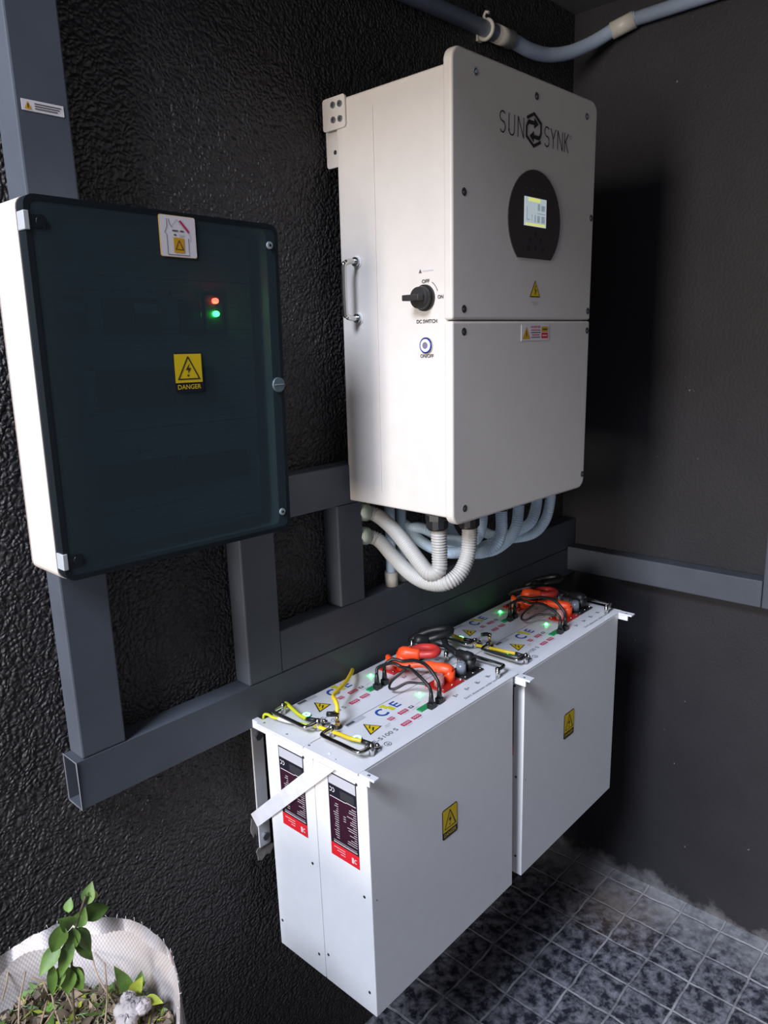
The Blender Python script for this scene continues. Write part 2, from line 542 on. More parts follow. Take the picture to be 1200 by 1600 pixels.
class MB:
    def __init__(self, origin=(0, 0, 0)):
        self.b = bmesh.new()
        self.org = P(*origin)
        self.mats = []
        self.fr = None
        self.uv = None

    def mi(self, m):
        if isinstance(m, str):
            m = M[m]
        if m not in self.mats:
            self.mats.append(m)
        return self.mats.index(m)

    def add(self, verts, faces, m, smooth=False):
        i = self.mi(m)
        vs = [self.b.verts.new(v - self.org) for v in verts]
        for f in faces:
            try:
                fc = self.b.faces.new([vs[k] for k in f])
                fc.material_index = i
                fc.smooth = smooth
            except ValueError:
                pass
        return vs

    def box(self, x0, x1, d0, d1, z0, z1, m, bev=0.0, seg=2):
        c = P((x0 + x1) / 2, (d0 + d1) / 2, (z0 + z1) / 2)
        self.obox(c, Vector((1, 0, 0)), Vector((0, 1, 0)), Vector((0, 0, 1)),
                  abs(x1 - x0) / 2, abs(d1 - d0) / 2, abs(z1 - z0) / 2, m, bev, seg)

    def obox(self, c, ax, ay, az, hx, hy, hz, m, bev=0.0, seg=2):
        i = self.mi(m)
        vs = []
        for sx in (-1, 1):
            for sy in (-1, 1):
                for sz in (-1, 1):
                    vs.append(self.b.verts.new(c + ax * hx * sx + ay * hy * sy + az * hz * sz - self.org))
        fs = []
        for f in ((0, 1, 3, 2), (4, 6, 7, 5), (0, 4, 5, 1), (2, 3, 7, 6), (0, 2, 6, 4), (1, 5, 7, 3)):
            fc = self.b.faces.new([vs[k] for k in f])
            fc.material_index = i
            fs.append(fc)
        if bev > 0:
            es = set(e for f in fs for e in f.edges)
            r = bmesh.ops.bevel(self.b, geom=list(es), offset=bev, segments=seg, profile=0.5, affect='EDGES')
            for f in r['faces']:
                f.material_index = i
                f.smooth = True

    def cyl(self, p0, p1, r0, m, seg=20, r1=None, smooth=True):
        r1 = r0 if r1 is None else r1
        d = (p1 - p0).normalized()
        a = d.orthogonal().normalized()
        b = d.cross(a)
        vs, fs = [], []
        for p, r in ((p0, r0), (p1, r1)):
            for k in range(seg):
                t = 2 * PI * k / seg
                vs.append(p + a * math.cos(t) * r + b * math.sin(t) * r)
        i = self.mi(m)
        bv = [self.b.verts.new(v - self.org) for v in vs]
        for k in range(seg):
            f = self.b.faces.new([bv[k], bv[(k + 1) % seg], bv[seg + (k + 1) % seg], bv[seg + k]])
            f.material_index = i
            f.smooth = smooth
        for f in (self.b.faces.new(bv[:seg]), self.b.faces.new(bv[seg:])):
            f.material_index = i

    def tube(self, pts, r, m, seg=12, caps=True, smooth=True, mat_at=None):
        pts = [Vector(p) for p in pts]
        n = len(pts)
        rf = r if callable(r) else (lambda k: r)
        rings = []
        prev = None
        for k in range(n):
            t = (pts[min(k + 1, n - 1)] - pts[max(k - 1, 0)]).normalized()
            if prev is None:
                a = t.orthogonal().normalized()
            else:
                a = (prev - t * prev.dot(t)).normalized()
            prev = a
            b = t.cross(a)
            rr = rf(k)
            rings.append([self.b.verts.new(pts[k] + (a * math.cos(2 * PI * j / seg) + b * math.sin(2 * PI * j / seg)) * rr
                                           - self.org) for j in range(seg)])
        i = self.mi(m)
        for k in range(n - 1):
            mi = i if mat_at is None else self.mi(mat_at(k))
            for j in range(seg):
                f = self.b.faces.new([rings[k][j], rings[k][(j + 1) % seg], rings[k + 1][(j + 1) % seg], rings[k + 1][j]])
                f.material_index = mi
                f.smooth = smooth
        if caps:
            for rg in (rings[0], rings[-1]):
                self.b.faces.new(rg).material_index = i

    def sphere(self, c, r, m, sz=1.0, seg=12):
        i = self.mi(m)
        before = set(self.b.faces)
        mt = Matrix.Translation(c - self.org) @ Matrix.Diagonal((r, r, r * sz, 1))
        bmesh.ops.create_uvsphere(self.b, u_segments=seg, v_segments=seg // 2 + 2, radius=1, matrix=mt)
        for f in set(self.b.faces) - before:
            f.material_index = i
            f.smooth = True

    # flat print in a frame: origin, right, up
    def frame(self, o, u, v):
        self.fr = (o, u.normalized(), v.normalized())

    def at(self, u, v, h=0.0):
        o, a, b = self.fr
        return o + a * u + b * v + a.cross(b) * h

    def poly(self, pts, m, h):
        self.add([self.at(u, v, h) for u, v in pts], [tuple(range(len(pts)))], m)

    def plate(self, pts, m, h0, h1, smooth=False):
        n = len(pts)
        vs = [self.at(u, v, h0) for u, v in pts] + [self.at(u, v, h1) for u, v in pts]
        fs = [tuple(range(n)), tuple(range(n, 2 * n))] + [(k, (k + 1) % n, n + (k + 1) % n, n + k) for k in range(n)]
        self.add(vs, fs, m)

    def rect(self, u0, v0, u1, v1, m, h):
        self.poly([(u0, v0), (u1, v0), (u1, v1), (u0, v1)], m, h)

    def stroke(self, pts, w, m, h):
        pts = [Vector((p[0], p[1])) for p in pts]
        L, R = [], []
        n = len(pts)
        for k in range(n):
            t = (pts[min(k + 1, n - 1)] - pts[max(k - 1, 0)])
            t = t.normalized() if t.length > 0 else Vector((1, 0))
            q = Vector((-t.y, t.x))
            s = 1.0
            if 0 < k < n - 1:
                t2 = (pts[k] - pts[k - 1]).normalized()
                s = 1 / max(0.45, abs(t2.dot(t)))
            L.append(pts[k] + q * w / 2 * s)
            R.append(pts[k] - q * w / 2 * s)
        vs = [self.at(p.x, p.y, h) for p in L] + [self.at(p.x, p.y, h) for p in R]
        self.add(vs, [(k, k + 1, n + k + 1, n + k) for k in range(n - 1)], m)

    def ring(self, u, v, r, w, m, h, a0=0, a1=360, n=28, sy=1.0):
        self.stroke([(u + r * math.cos(math.radians(a0 + (a1 - a0) * k / n)),
                      v + sy * r * math.sin(math.radians(a0 + (a1 - a0) * k / n))) for k in range(n + 1)], w, m, h)

    def disc(self, u, v, r, m, h, n=24):
        self.poly([(u + r * math.cos(2 * PI * k / n), v + r * math.sin(2 * PI * k / n)) for k in range(n)], m, h)

    def text(self, s, u, v, w, hgt, m, h, bold=0.0):
        """s fills the w x hgt box whose lower left corner is u, v"""
        cu = bpy.data.curves.new('t', 'FONT')
        cu.body = s
        cu.resolution_u = 3
        cu.offset = bold
        o = bpy.data.objects.new('t', cu)
        C.objects.link(o)
        dg = bpy.context.evaluated_depsgraph_get()
        me = bpy.data.meshes.new_from_object(o.evaluated_get(dg))
        xs = [p.co.x for p in me.vertices]
        ys = [p.co.y for p in me.vertices]
        x0, x1, y0, y1 = min(xs), max(xs), min(ys), max(ys)
        vs = [self.at(u + (p.co.x - x0) / (x1 - x0) * w, v + (p.co.y - y0) / (y1 - y0) * hgt, h) for p in me.vertices]
        self.add(vs, [tuple(p.vertices) for p in me.polygons], m)
        bpy.data.objects.remove(o)
        bpy.data.curves.remove(cu)
        bpy.data.meshes.remove(me)

    def build(self, name, parent=None, label=None, bevel=0.0, seg=2, fixn=True):
        if fixn:
            bmesh.ops.recalc_face_normals(self.b, faces=self.b.faces[:])
        me = bpy.data.meshes.new(name)
        self.b.to_mesh(me)
        self.b.free()
        for m in self.mats:
            me.materials.append(m)
        o = bpy.data.objects.new(name, me)
        C.objects.link(o)
        if parent is not None:
            o.parent = parent
        else:
            o.location = self.org
        if label:
            o['label'] = label
        if bevel > 0:
            bm = o.modifiers.new('bevel', 'BEVEL')
            bm.width = bevel
            bm.segments = seg
            bm.limit_method = 'ANGLE'
            bm.angle_limit = math.radians(35)
            for p in me.polygons:
                p.use_smooth = p.use_smooth
        return o


def tag(o, label, cat, group=None):
    o['label'] = label
    o['category'] = cat
    if group:
        o['group'] = group
    return o


def thing(name, label, cat, org, group=None, piv=None, rot=None):
    o = bpy.data.objects.new(name, None)
    o.empty_display_size = 0.05
    C.objects.link(o)
    m = Matrix.Translation(P(*org))
    if piv:
        pv = P(*piv)
        m = Matrix.Translation(pv) @ Euler(rot).to_matrix().to_4x4() @ Matrix.Translation(-pv) @ m
    o.location = m.to_translation()
    o.rotation_euler = m.to_euler()
    tag(o, label, cat, group)
    return o


def struct(o):
    o['kind'] = 'structure'
    return o


XR = 1.008      # right wall
X, Yv, Zv = Vector((1, 0, 0)), Vector((0, 1, 0)), Vector((0, 0, 1))
FRONT = (X, Zv)             # facing the viewer (out of the wall)
LEFT = (Vector((0, -1, 0)), Zv)
TOP = (X, Yv)

# ------------------------------------------------------------------ room
m = MB(); m.box(-4.5, XR + 0.15, -0.15, 0.0, -0.1, 2.62, rough_wall()); struct(m.build('wall_back'))
m = MB(); m.box(XR, XR + 0.15, 0.0, 3.6, -0.1, 2.62, smooth_wall()); struct(m.build('wall_right'))
m = MB(); m.box(-6.0, XR + 0.15, -0.15, 5.0, -0.1, 0.0, floor_mat()); struct(m.build('floor'))
ceil = mat('grey_ceiling', (0.10, 0.10, 0.10), 0.8, var=0.1, vscale=5)
m = MB(); m.box(-0.75, XR + 0.15, -0.15, 3.6, 2.5, 2.62, ceil); struct(m.build('ceiling'))

# ------------------------------------------------------------------ steel frame on the wall
FR = 0.045      # how far its front stands off the wall


def member(name, x0, x1, d0, d1, z0, z1, label, cat, hollow=False, group=None):
    m = MB((x0, d0, z0))
    if hollow:      # open left end: four walls of the tube
        t = 0.0025
        m.box(x0, x1, d0, d0 + t, z0, z1, 'steel_paint')
        m.box(x0, x1, d1 - t, d1, z0, z1, 'steel_paint')
        m.box(x0, x1, d0 + t, d1 - t, z0, z0 + t, 'steel_paint')
        m.box(x0, x1, d0 + t, d1 - t, z1 - t, z1, 'steel_paint')
        w = 0.0012
        m.frame(P(x0 - 0.0004, 0, 0), *LEFT)
        m.stroke([(d0, z0), (d0, z1), (d1, z1), (d1, z0), (d0, z0)], w * 2, 'cut_edge', 0.0)
        o = m.build(name)
    else:
        m.box(x0, x1, d0, d1, z0, z1, 'steel_paint')
        o = m.build(name, bevel=0.003, seg=2)
    return tag(o, label, cat, group)


member('rail', -0.561, XR - 0.001, 0.001, FR + 0.001, 0.965, 1.047, 'long grey steel rail with open cut end, lowest on the rough wall', 'rail', hollow=True)
member('rail', -0.145, XR - 0.001, 0.001, FR - 0.0005, 1.0475, 1.133, 'grey steel rail lying on the long rail below the hoses', 'rail')
member('rail', -0.32, 0.091, 0.001, FR, 1.349, 1.430, 'short grey steel rail between smoked breaker box and cream inverter', 'rail')
member('post', -0.550, -0.476, 0.001, FR, 1.0475, 1.55, 'grey steel post under the breaker box near the open cut rail end', 'post')
member('post', -0.224, -0.145, 0.001, FR, 1.0475, 1.50, 'grey steel post below the breaker box side with the round latch', 'post')
member('post', 0.020, 0.091, 0.001, FR, 1.1335, 1.3485, 'short grey steel post with two hose fittings coming out of it', 'post')
pt = thing('post', 'tall grey steel post rising above the breaker box with a small sticker', 'post', (-0.532, 0.001, 1.60))
m = MB((-0.532, 0.001, 1.60)); m.box(-0.532, -0.459, 0.001, 0.060, 1.60, 2.4995, 'steel_paint'); m.build('tube', pt, bevel=0.003)
member('rail', 0.958, XR - 0.001, FR + 0.001, 0.592, 0.984, 1.055, 'grey steel rail running along the smooth side wall', 'rail')
member('post', 0.958, XR - 0.001, 0.5935, 0.668, 0.984, 2.4995, 'grey steel post at the end of the side wall rail', 'post')


def strip_label(root, org, o, u, v, w, h, amber_w):
    m = MB(org)
    m.frame(o, u, v)
    m.plate([(0, 0), (w, 0), (w, h), (0, h)], 'white', 0.0001, 0.0006)
    s = h * 0.7
    m.poly([(0.1 * h + 0.002, 0.14 * h), (0.1 * h + 0.002 + s, 0.14 * h), (0.1 * h + 0.002 + s / 2, 0.86 * h)], 'amber', 0.0009)
    m.stroke([(0.1 * h + 0.002 + s / 2, 0.25 * h), (0.1 * h + 0.002 + s / 2, 0.65 * h)], h * 0.09, 'ink', 0.0011)
    for k in range(3):
        y = h * (0.72 - 0.22 * k)
        m.rect(h * 1.25, y - h * 0.05, w - h * (0.25 + 0.2 * k), y + h * 0.05, 'inkg', 0.0009)
    return m.build('warning_sticker', root, 'small white sticker with an amber triangle')


strip_label(pt, (-0.532, 0.001, 1.60), P(-0.524, 0.060, 1.978), *FRONT, 0.056, 0.0135, 1)
# stickers on the two long rails (each a thing that is stuck on its own rail)
rails = [o for o in C.objects if o.name.startswith('rail')]
long_rail, upper_rail = rails[0], rails[1]
strip_label(long_rail, (-0.561, 0.001, 0.969), P(0.080, FR, 1.003), *FRONT, 0.058, 0.019, 1)
strip_label(long_rail, (-0.561, 0.001, 0.969), P(0.600, FR, 1.009), *FRONT, 0.056, 0.017, 1)


# ------------------------------------------------------------------ warning sign print
def danger(root, org, o, u, v, w, h, label='yellow danger sticker with a black lightning triangle'):
    m = MB(org)
    m.frame(o, u, v)
    c = 0.06 * w
    m.plate([(c, 0), (w - c, 0), (w, c), (w, h - c), (w - c, h), (c, h), (0, h - c), (0, c)], 'navy', 0.0001, 0.0007)
    e = 0.035 * w
    m.rect(e, h * 0.24, w - e, h - e, 'yellow', 0.0010)
    cx = w / 2
    a, b2, y0, y1 = cx - 0.36 * w, cx + 0.36 * w, h * 0.33, h * 0.90
    m.stroke([(cx, y1), (a, y0), (b2, y0), (cx, y1)], 0.04 * w, 'ink', 0.0013)
    m.poly([(cx + 0.05 * w, h * .74), (cx - 0.10 * w, h * .56), (cx - 0.01 * w, h * .56), (cx - 0.03 * w, h * .46), (cx + 0.09 * w, h * .61), (cx + 0.00 * w, h * .61)], 'ink', 0.0013)
    m.poly([(cx - 0.03 * w, h * .38), (cx + 0.03 * w, h * .44), (cx - 0.07 * w, h * .44)], 'ink', 0.0013)
    m.text('DANGER', 0.10 * w, h * 0.07, w * 0.8, h * 0.12, 'yellow', 0.0010, 0.01)
    return m.build('danger_sticker', root, label, fixn=False)


def tri_sign(m, cx, cy, s, col, h, flash=True):
    hh = s * 0.87
    m.poly([(cx - s / 2, cy), (cx + s / 2, cy), (cx, cy + hh)], 'ink', h)
    m.poly([(cx - s * 0.42, cy + s * 0.05), (cx + s * 0.42, cy + s * 0.05), (cx, cy + hh - s * 0.10)], col, h + 0.0003)
    m.stroke([(cx + s * 0.03, cy + hh * 0.68), (cx - s * 0.08, cy + hh * 0.42), (cx + s * 0.08, cy + hh * 0.42), (cx - s * 0.02, cy + hh * 0.14)],
             s * 0.05, 'ink', h + 0.0006)


# ------------------------------------------------------------------ breaker box
EO = (-0.584, 0.062, 1.371)
box = thing('breaker_box', 'pale plastic breaker box with smoked see-through door and glowing pilot lamps', 'breaker box',
            EO, piv=(-0.584, 0.068, 1.857), rot=(0.005, 0.012, -0.002))
ex0, ex1, ez0, ez1, eb, ef = -0.584, -0.195, 1.371, 1.857, 0.062, 0.164


def rrect(u0, v0, u1, v1, r, n=5):
    out = []
    for cx, cy, a in ((u1 - r, v1 - r, 0), (u0 + r, v1 - r, 90), (u0 + r, v0 + r, 180), (u1 - r, v0 + r, 270)):
        for k in range(n + 1):
            t = math.radians(a + 90 * k / n)
            out.append((cx + r * math.cos(t), cy + r * math.sin(t)))
    return out


def shell(m, o, u, v, outer, inner, h0, h1, mt):
    """ring wall between two outlines"""
    m.frame(o, u, v)
    n = len(outer)
    vs = [m.at(*p, h0) for p in outer] + [m.at(*p, h1) for p in outer] + [m.at(*p, h1) for p in inner] + [m.at(*p, h0) for p in inner]
    fs = []
    for k in range(n):
        j = (k + 1) % n
        for a in range(4):
            b = (a + 1) % 4
            fs.append((a * n + k, a * n + j, b * n + j, b * n + k))
    m.add(vs, fs, mt)


m = MB(EO)
O0 = P(0, 0, 0)
out_ = rrect(ex0, ez0, ex1, ez1, 0.014)
in_ = rrect(ex0 + 0.004, ez0 + 0.004, ex1 - 0.004, ez1 - 0.004, 0.011)
shell(m, O0, *FRONT, out_, in_, eb, 0.143, 'boxbody')
m.plate(out_, 'boxbody', eb, eb + 0.004)
m.build('body', box)
# inner cover with cut-out rows
m = MB(EO)
m.frame(O0, *FRONT)
m.plate(rrect(ex0 + 0.030, ez0 + 0.025, ex1 - 0.030, ez1 - 0.020, 0.006), 'boxin', 0.080, 0.126)
for zz in (1.402, 1.475, 1.560, 1.70, 1.77):   # fine panel joints
    m.rect(ex0 + 0.034, zz, ex1 - 0.034, zz + 0.0012, 'boxmod', 0.1263)
for k in range(44):
    zz = ez0 + 0.035 + k * 0.0096
    m.rect(ex0 + 0.034, zz, ex1 - 0.034, zz + 0.0004, 'boxmod', 0.1262)
# tiny printed markers beside the devices
for (a, z) in ((-0.50, 1.752), (-0.46, 1.752), (-0.40, 1.752), (-0.37, 1.752), (-0.50, 1.645), (-0.52, 1.585), (-0.50, 1.445), (-0.46, 1.445), (-0.42, 1.445), (-0.39, 1.447), (-0.44, 1.528), (-0.43, 1.645)):
    m.poly([(a - 0.004, z - 0.003), (a + 0.004, z - 0.003), (a, z + 0.004)], 'ink', 0.1265)
    m.rect(a + 0.006, z - 0.001, a + 0.022, z + 0.001, 'ink', 0.1265)
m.build('inner_cover', box, 'grey inner cover with fine ribs')


def module(name, x0, x1, z0, z1, mt, d=0.132, lab=None, extra=None):
    mm = MB(EO)
    mm.box(x0, x1, 0.120, d, z0, z1, mt, bev=0.0012)
    if extra:
        extra(mm)
    return mm.build(name, box, lab)


for x0, x1, mt in ((-0.545, -0.500, 'boxmod'), (-0.478, -0.440, 'metername'), (-0.436, -0.392, 'boxmod'), (-0.358, -0.322, 'metername')):
    def ex(mm, x0=x0, x1=x1, mt=mt):
        mm.frame(O0, *FRONT)
        mm.rect(x0 + 0.004, 1.722, x1 - 0.004, 1.735, 'boxin' if mt == 'boxmod' else 'metername', 0.1325)
        mm.rect(x0 + 0.010, 1.700, x1 - 0.010, 1.712, 'boxmod', 0.1325)
    module('meter' if mt == 'metername' else 'breaker', x0, x1, 1.692, 1.742, mt, extra=ex)
mo = module('lamp_module', -0.316, -0.282, 1.692, 1.752, 'boxmod')
for nm, z, mt in (('red_lamp', 1.742, 'ledr2'), ('green_lamp', 1.723, 'ledg2')):
    mm = MB(EO)
    mm.cyl(P(-0.2985, 0.131, z), P(-0.2985, 0.137, z), 0.0042, mt)
    mm.sphere(P(-0.2985, 0.137, z), 0.0042, mt)
    c = mm.build(nm, mo, 'glowing ' + nm.replace('_', ' '))
    c.parent = mo
# middle row: wide row of breakers
xs = -0.515
for k in range(12):
    w = 0.0175
    if k in (8,):
        xs += w
        continue
    def ex(mm, xs=xs, w=w, k=k):
        mm.box(xs + w * .3, xs + w * .7, 0.130, 0.140, 1.612, 1.624, 'boxmodl' if k == 0 else 'boxmod')
    module('breaker', xs + 0.0006, xs + w - 0.0006, 1.590, 1.645, 'boxmodl' if k == 0 else 'boxmod', extra=ex)
    xs += w
xs = -0.512
for k in range(8):
    w = 0.0175
    def ex(mm, xs=xs, w=w):
        mm.box(xs + w * .3, xs + w * .7, 0.128, 0.137, 1.486, 1.498, 'boxmod')
    module('breaker', xs + 0.0006, xs + w - 0.0006, 1.465, 1.515, 'boxmod', d=0.130, extra=ex)
    xs += w
module('blanking_strip', -0.365, -0.25, 1.468, 1.512, 'boxmod', d=0.129)
# smoked door: rim and pane
m = MB(EO)
shell(m, O0, *FRONT, rrect(ex0 + 0.001, ez0 + 0.001, ex1, ez1, 0.014), rrect(ex0 + 0.008, ez0 + 0.008, ex1 - 0.007, ez1 - 0.007, 0.009), 0.1432, ef, 'doorframe')
door = m.build('door', box, 'smoked see-through door')
m = MB(EO)
m.frame(O0, *FRONT)
m.plate(rrect(ex0 + 0.0075, ez0 + 0.0075, ex1 - 0.0065, ez1 - 0.0065, 0.009), 'door', ef - 0.0045, ef - 0.0005)
m.build('pane', door, 'smoked transparent pane')
for z in (1.826, 1.400):
    m = MB(EO)
    m.box(ex0 - 0.001, ex0 + 0.006, 0.147, ef + 0.002, z - 0.011, z + 0.011, 'boxmodl', bev=0.001)
    m.cyl(P(ex0 + 0.020, ef - 0.002, z), P(ex0 + 0.020, ef + 0.0015, z), 0.006, 'doorframe')
    m.box(ex0 + 0.006, ex0 + 0.024, 0.150, ef + 0.001, z - 0.008, z + 0.008, 'doorframe', bev=0.001)
    m.build('hinge', door, 'small metal door hinge')
for z in (1.826, 1.404):
    m = MB(EO)
    m.cyl(P(-0.212, ef - 0.002, z), P(-0.212, ef + 0.0015, z), 0.0055, 'boxin')
    m.cyl(P(-0.212, ef - 0.002, z), P(-0.212, ef + 0.0022, z), 0.002, 'doorframe')
    m.build('screw', door)
m = MB(EO)
m.cyl(P(-0.208, ef - 0.002, 1.613), P(-0.208, ef + 0.003, 1.613), 0.0115, mat('latch_grey', (0.10, 0.135, 0.15), 0.35), seg=28)
m.box(-0.2165, -0.1995, ef + 0.003, ef + 0.0038, 1.6125, 1.6140, 'boxin')
m.build('latch', door, 'round grey twist latch')
danger(door, EO, P(-0.3975, ef, 1.611), *FRONT, 0.0485, 0.0555)
# house sticker
m = MB(EO)
m.frame(P(-0.403, ef, 1.797), *FRONT)
w, h = 0.058, 0.055
m.plate(rrect(0, 0, w, h, 0.003), 'amber', 0.0001, 0.0006)
m.poly(rrect(0.0006, 0.0006, w - 0.0006, h - 0.0006, 0.003), 'white', 0.0009)
ln = 0.0008
m.stroke([(0.011, 0.003), (0.011, 0.029), (0.008, 0.032), (0.010, 0.036), (0.012, 0.040), (0.012, 0.050)], ln, 'inkg', 0.0012)
m.stroke([(0.015, 0.050), (0.016, 0.044), (0.020, 0.039)], ln, 'inkg', 0.0012)
m.stroke([(0.011, 0.003), (0.045, 0.003), (0.045, 0.026), (0.049, 0.023)], ln, 'inkg', 0.0012)
m.stroke([(0.020, 0.042), (0.027, 0.050), (0.047, 0.031), (0.049, 0.026)], ln, 'inklight', 0.0012)
m.poly([(0.031, 0.048), (0.034, 0.0495), (0.047, 0.036), (0.0455, 0.033)], 'crimson', 0.0013)
m.rect(0.020, 0.034, 0.029, 0.036, 'inkg', 0.0012)
m.rect(0.032, 0.034, 0.038, 0.036, 'inkg', 0.0012)
m.rect(0.022, 0.0285, 0.026, 0.0305, 'inkg', 0.0012)
m.rect(0.030, 0.0280, 0.038, 0.0305, 'inklight', 0.0012)
m.rect(0.021, 0.006, 0.0375, 0.026, 'amber', 0.0012)
m.stroke([(0.0295, 0.0225), (0.0235, 0.0105), (0.0355, 0.0105), (0.0295, 0.0225)], 0.0010, 'ink', 0.0015)
m.build('house_sticker', door, 'white sticker with a house outline', fixn=False)

# ------------------------------------------------------------------ inverter
ix0, ix1, iyb, ipb, ipf = 0.058, 0.516, 0.040, 0.302, 0.317
iz0, iz1 = 1.355, 2.103
px0, px1, pz0, pz1, sz = 0.052, 0.520, 1.343, 2.127, 1.704
IO = (px0, iyb, iz0)
inv = thing('inverter', 'large cream metal inverter hung on the dark wall with lit display', 'inverter', IO, piv=IO, rot=(0.006, 0.002, -0.019))
m = MB(IO)
m.box(ix0, ix1, iyb, ipb, iz0, iz1, 'inv')
m.build('body', inv, bevel=0.004, seg=3)
# shallow pressed line along the side of the body
m = MB(IO)
m.frame(P(ix0, 0, 0), *LEFT)
m.plate([(0.134, 1.385), (0.1365, 1.385), (0.1365, 2.075), (0.134, 2.075)], 'inv', 0.0, 0.0012)
m.build('side_rib', inv)


def cover(name, z0, z1, round_top, zr):
    mm = MB(IO)
    r = 0.022
    n = 7
    pts = []
    if round_top:
        pts = [(px0, z0), (px1, z0)]
        for cx, a in ((px1 - r, 0), (px0 + r, 90)):
            for k in range(n + 1):
                t = math.radians(a + 90 * k / n)
                pts.append((cx + r * math.cos(t), z1 - r + r * math.sin(t)))
    else:
        pts = [(px1, z1), (px0, z1)]
        for cx, a in ((px0 + r, 180), (px1 - r, 270)):
            for k in range(n + 1):
                t = math.radians(a + 90 * k / n)
                pts.append((cx + r * math.cos(t), z0 + r + r * math.sin(t)))
    mm.frame(O0, *FRONT)
    mm.plate(pts, 'inv', 0.298, ipf)
    return mm.build(name, inv, bevel=0.0042, seg=3)


top_cover = cover('upper_cover', sz + 0.0012, pz1, True, 0)
low_cover = cover('lower_cover', pz0, sz - 0.0012, False, 0)
for par, L in ((top_cover, ((0.115, 2.098), (0.297, 2.096), (0.478, 2.094), (0.084, 1.911), (0.509, 1.908), (0.084, 1.723), (0.509, 1.723))),
               (low_cover, ((0.084, 1.685), (0.509, 1.683), (0.087, 1.371), (0.511, 1.373)))):
    for (x, z) in L:
        mm = MB(IO)
        mm.frame(P(x, ipf, z), *FRONT)
        mm.ring(0, 0, 0.0058, 0.0018, 'chrome', 0.0004)
        mm.disc(0, 0, 0.0052, 'screw', 0.0003)
        mm.cyl(P(x, ipf, z), P(x, ipf + 0.0012, z), 0.0030, 'chrome', seg=12)
        mm.build('screw', par, 'sunken cover screw', fixn=False)
# logo
m = MB(IO)
m.frame(P(0, ipf, 0), *FRONT)
H = 0.0008
wS = 0.0022


def arc(cx, cy, rx, ry, a0, a1, n=8):
    return [(cx + rx * math.cos(math.radians(a0 + (a1 - a0) * k / n)), cy + ry * math.sin(math.radians(a0 + (a1 - a0) * k / n))) for k in range(n + 1)]


def letter(ch, x, y, w, h):
    if ch == 'S':
        m.stroke(arc(x + w / 2, y + h * .76, w / 2, h * .24, 35, 270) + arc(x + w / 2, y + h * .27, w / 2, h * .26, 85, -150)[0:], wS, 'ink', H)
    if ch == 'U':
        m.stroke([(x, y + h), (x, y + w / 2)] + arc(x + w / 2, y + w / 2, w / 2, w / 2, 180, 360) + [(x + w, y + h)], wS, 'ink', H)
    if ch == 'N':
        m.stroke([(x, y), (x, y + h)], wS, 'ink', H)
        m.stroke([(x, y + h), (x + w, y)], wS, 'ink', H)
        m.stroke([(x + w, y), (x + w, y + h)], wS, 'ink', H)
    if ch == 'Y':
        m.stroke([(x, y + h), (x + w / 2, y + h * .5)], wS, 'ink', H)
        m.stroke([(x + w, y + h), (x + w / 2, y + h * .5)], wS, 'ink', H)
        m.stroke([(x + w / 2, y + h * .5), (x + w / 2, y)], wS, 'ink', H)
    if ch == 'K':
        m.stroke([(x, y), (x, y + h)], wS, 'ink', H)
        m.stroke([(x, y + h * .45), (x + w, y + h)], wS, 'ink', H)
        m.stroke([(x + w * .25, y + h * .58), (x + w, y)], wS, 'ink', H)


zl, hl = 2.019, 0.034
letter('S', 0.183, zl, 0.016, hl); letter('U', 0.210, zl, 0.017, hl); letter('N', 0.238, zl, 0.018, hl)
zl -= 0.002
letter('S', 0.325, zl, 0.016, hl); letter('Y', 0.346, zl, 0.018, hl); letter('N', 0.371, zl, 0.017, hl); letter('K', 0.396, zl, 0.014, hl)
m.ring(0.418, 2.046, 0.003, 0.0008, 'inkg', H, n=12)
cx, cz, rx, rz = 0.289, 2.0385, 0.0235, 0.0270
w = 0.0055
m.stroke([(cx - rx, cz + rz * .62), (cx, cz + rz), (cx + rx, cz + rz * .5), (cx + rx, cz - rz * .20)], w, 'ink', H)
m.stroke([(cx + rx, cz - rz * .62), (cx, cz - rz), (cx - rx, cz - rz * .5), (cx - rx, cz + rz * .20)], w, 'ink', H)
m.stroke([(cx - rx * .95, cz + rz * .20), (cx - rx * .75, cz + rz * .42), (cx + rx * .15, cz + rz * .42)], w * 1.1, 'ink', H + .0002)
m.poly([(cx + rx * .62, cz + rz * .42), (cx + rx * .0, cz + rz * .78), (cx + rx * .0, cz + rz * .06)], 'ink', H + .0003)
m.stroke([(cx + rx * .95, cz - rz * .20), (cx + rx * .75, cz - rz * .42), (cx - rx * .15, cz - rz * .42)], w * 1.1, 'ink', H + .0002)
m.poly([(cx - rx * .62, cz - rz * .42), (cx, cz - rz * .06), (cx, cz - rz * .78)], 'ink', H + .0003)
m.build('logo', top_cover, 'black brand lettering around a hexagon of arrows', fixn=False)
# display disc
m = MB(IO)
m.frame(P(0, ipf, 0), *FRONT)
cx, cz, R = 0.298, 1.884, 0.0880
pts = [(cx + R * math.cos(math.radians(a)), cz + R * math.sin(math.radians(a))) for a in range(-50, 231, 7)]
m.plate(pts, 'disc', 0.0, 0.0020)
for x, z in ((0.318, 1.849), (0.282, 1.849), (0.300, 1.860), (0.300, 1.836), (0.277, 1.834), (0.325, 1.834)):
    m.disc(x, z, 0.0055, 'ink', 0.0022, n=10)
disp = m.build('display_panel', top_cover, 'dark round display panel cut flat along its lower edge')
m = MB(IO)
m.frame(P(0, ipf + 0.002, 0), *FRONT)
m.plate([(0.2605, 1.8735), (0.3335, 1.8735), (0.3335, 1.9235), (0.2605, 1.9235)], 'screen', 0.0, 0.0010)
m.rect(0.272, 1.9165, 0.312, 1.9225, 'screeny', 0.0013)
m.rect(0.264, 1.8745, 0.330, 1.8785, 'screeny', 0.0013)
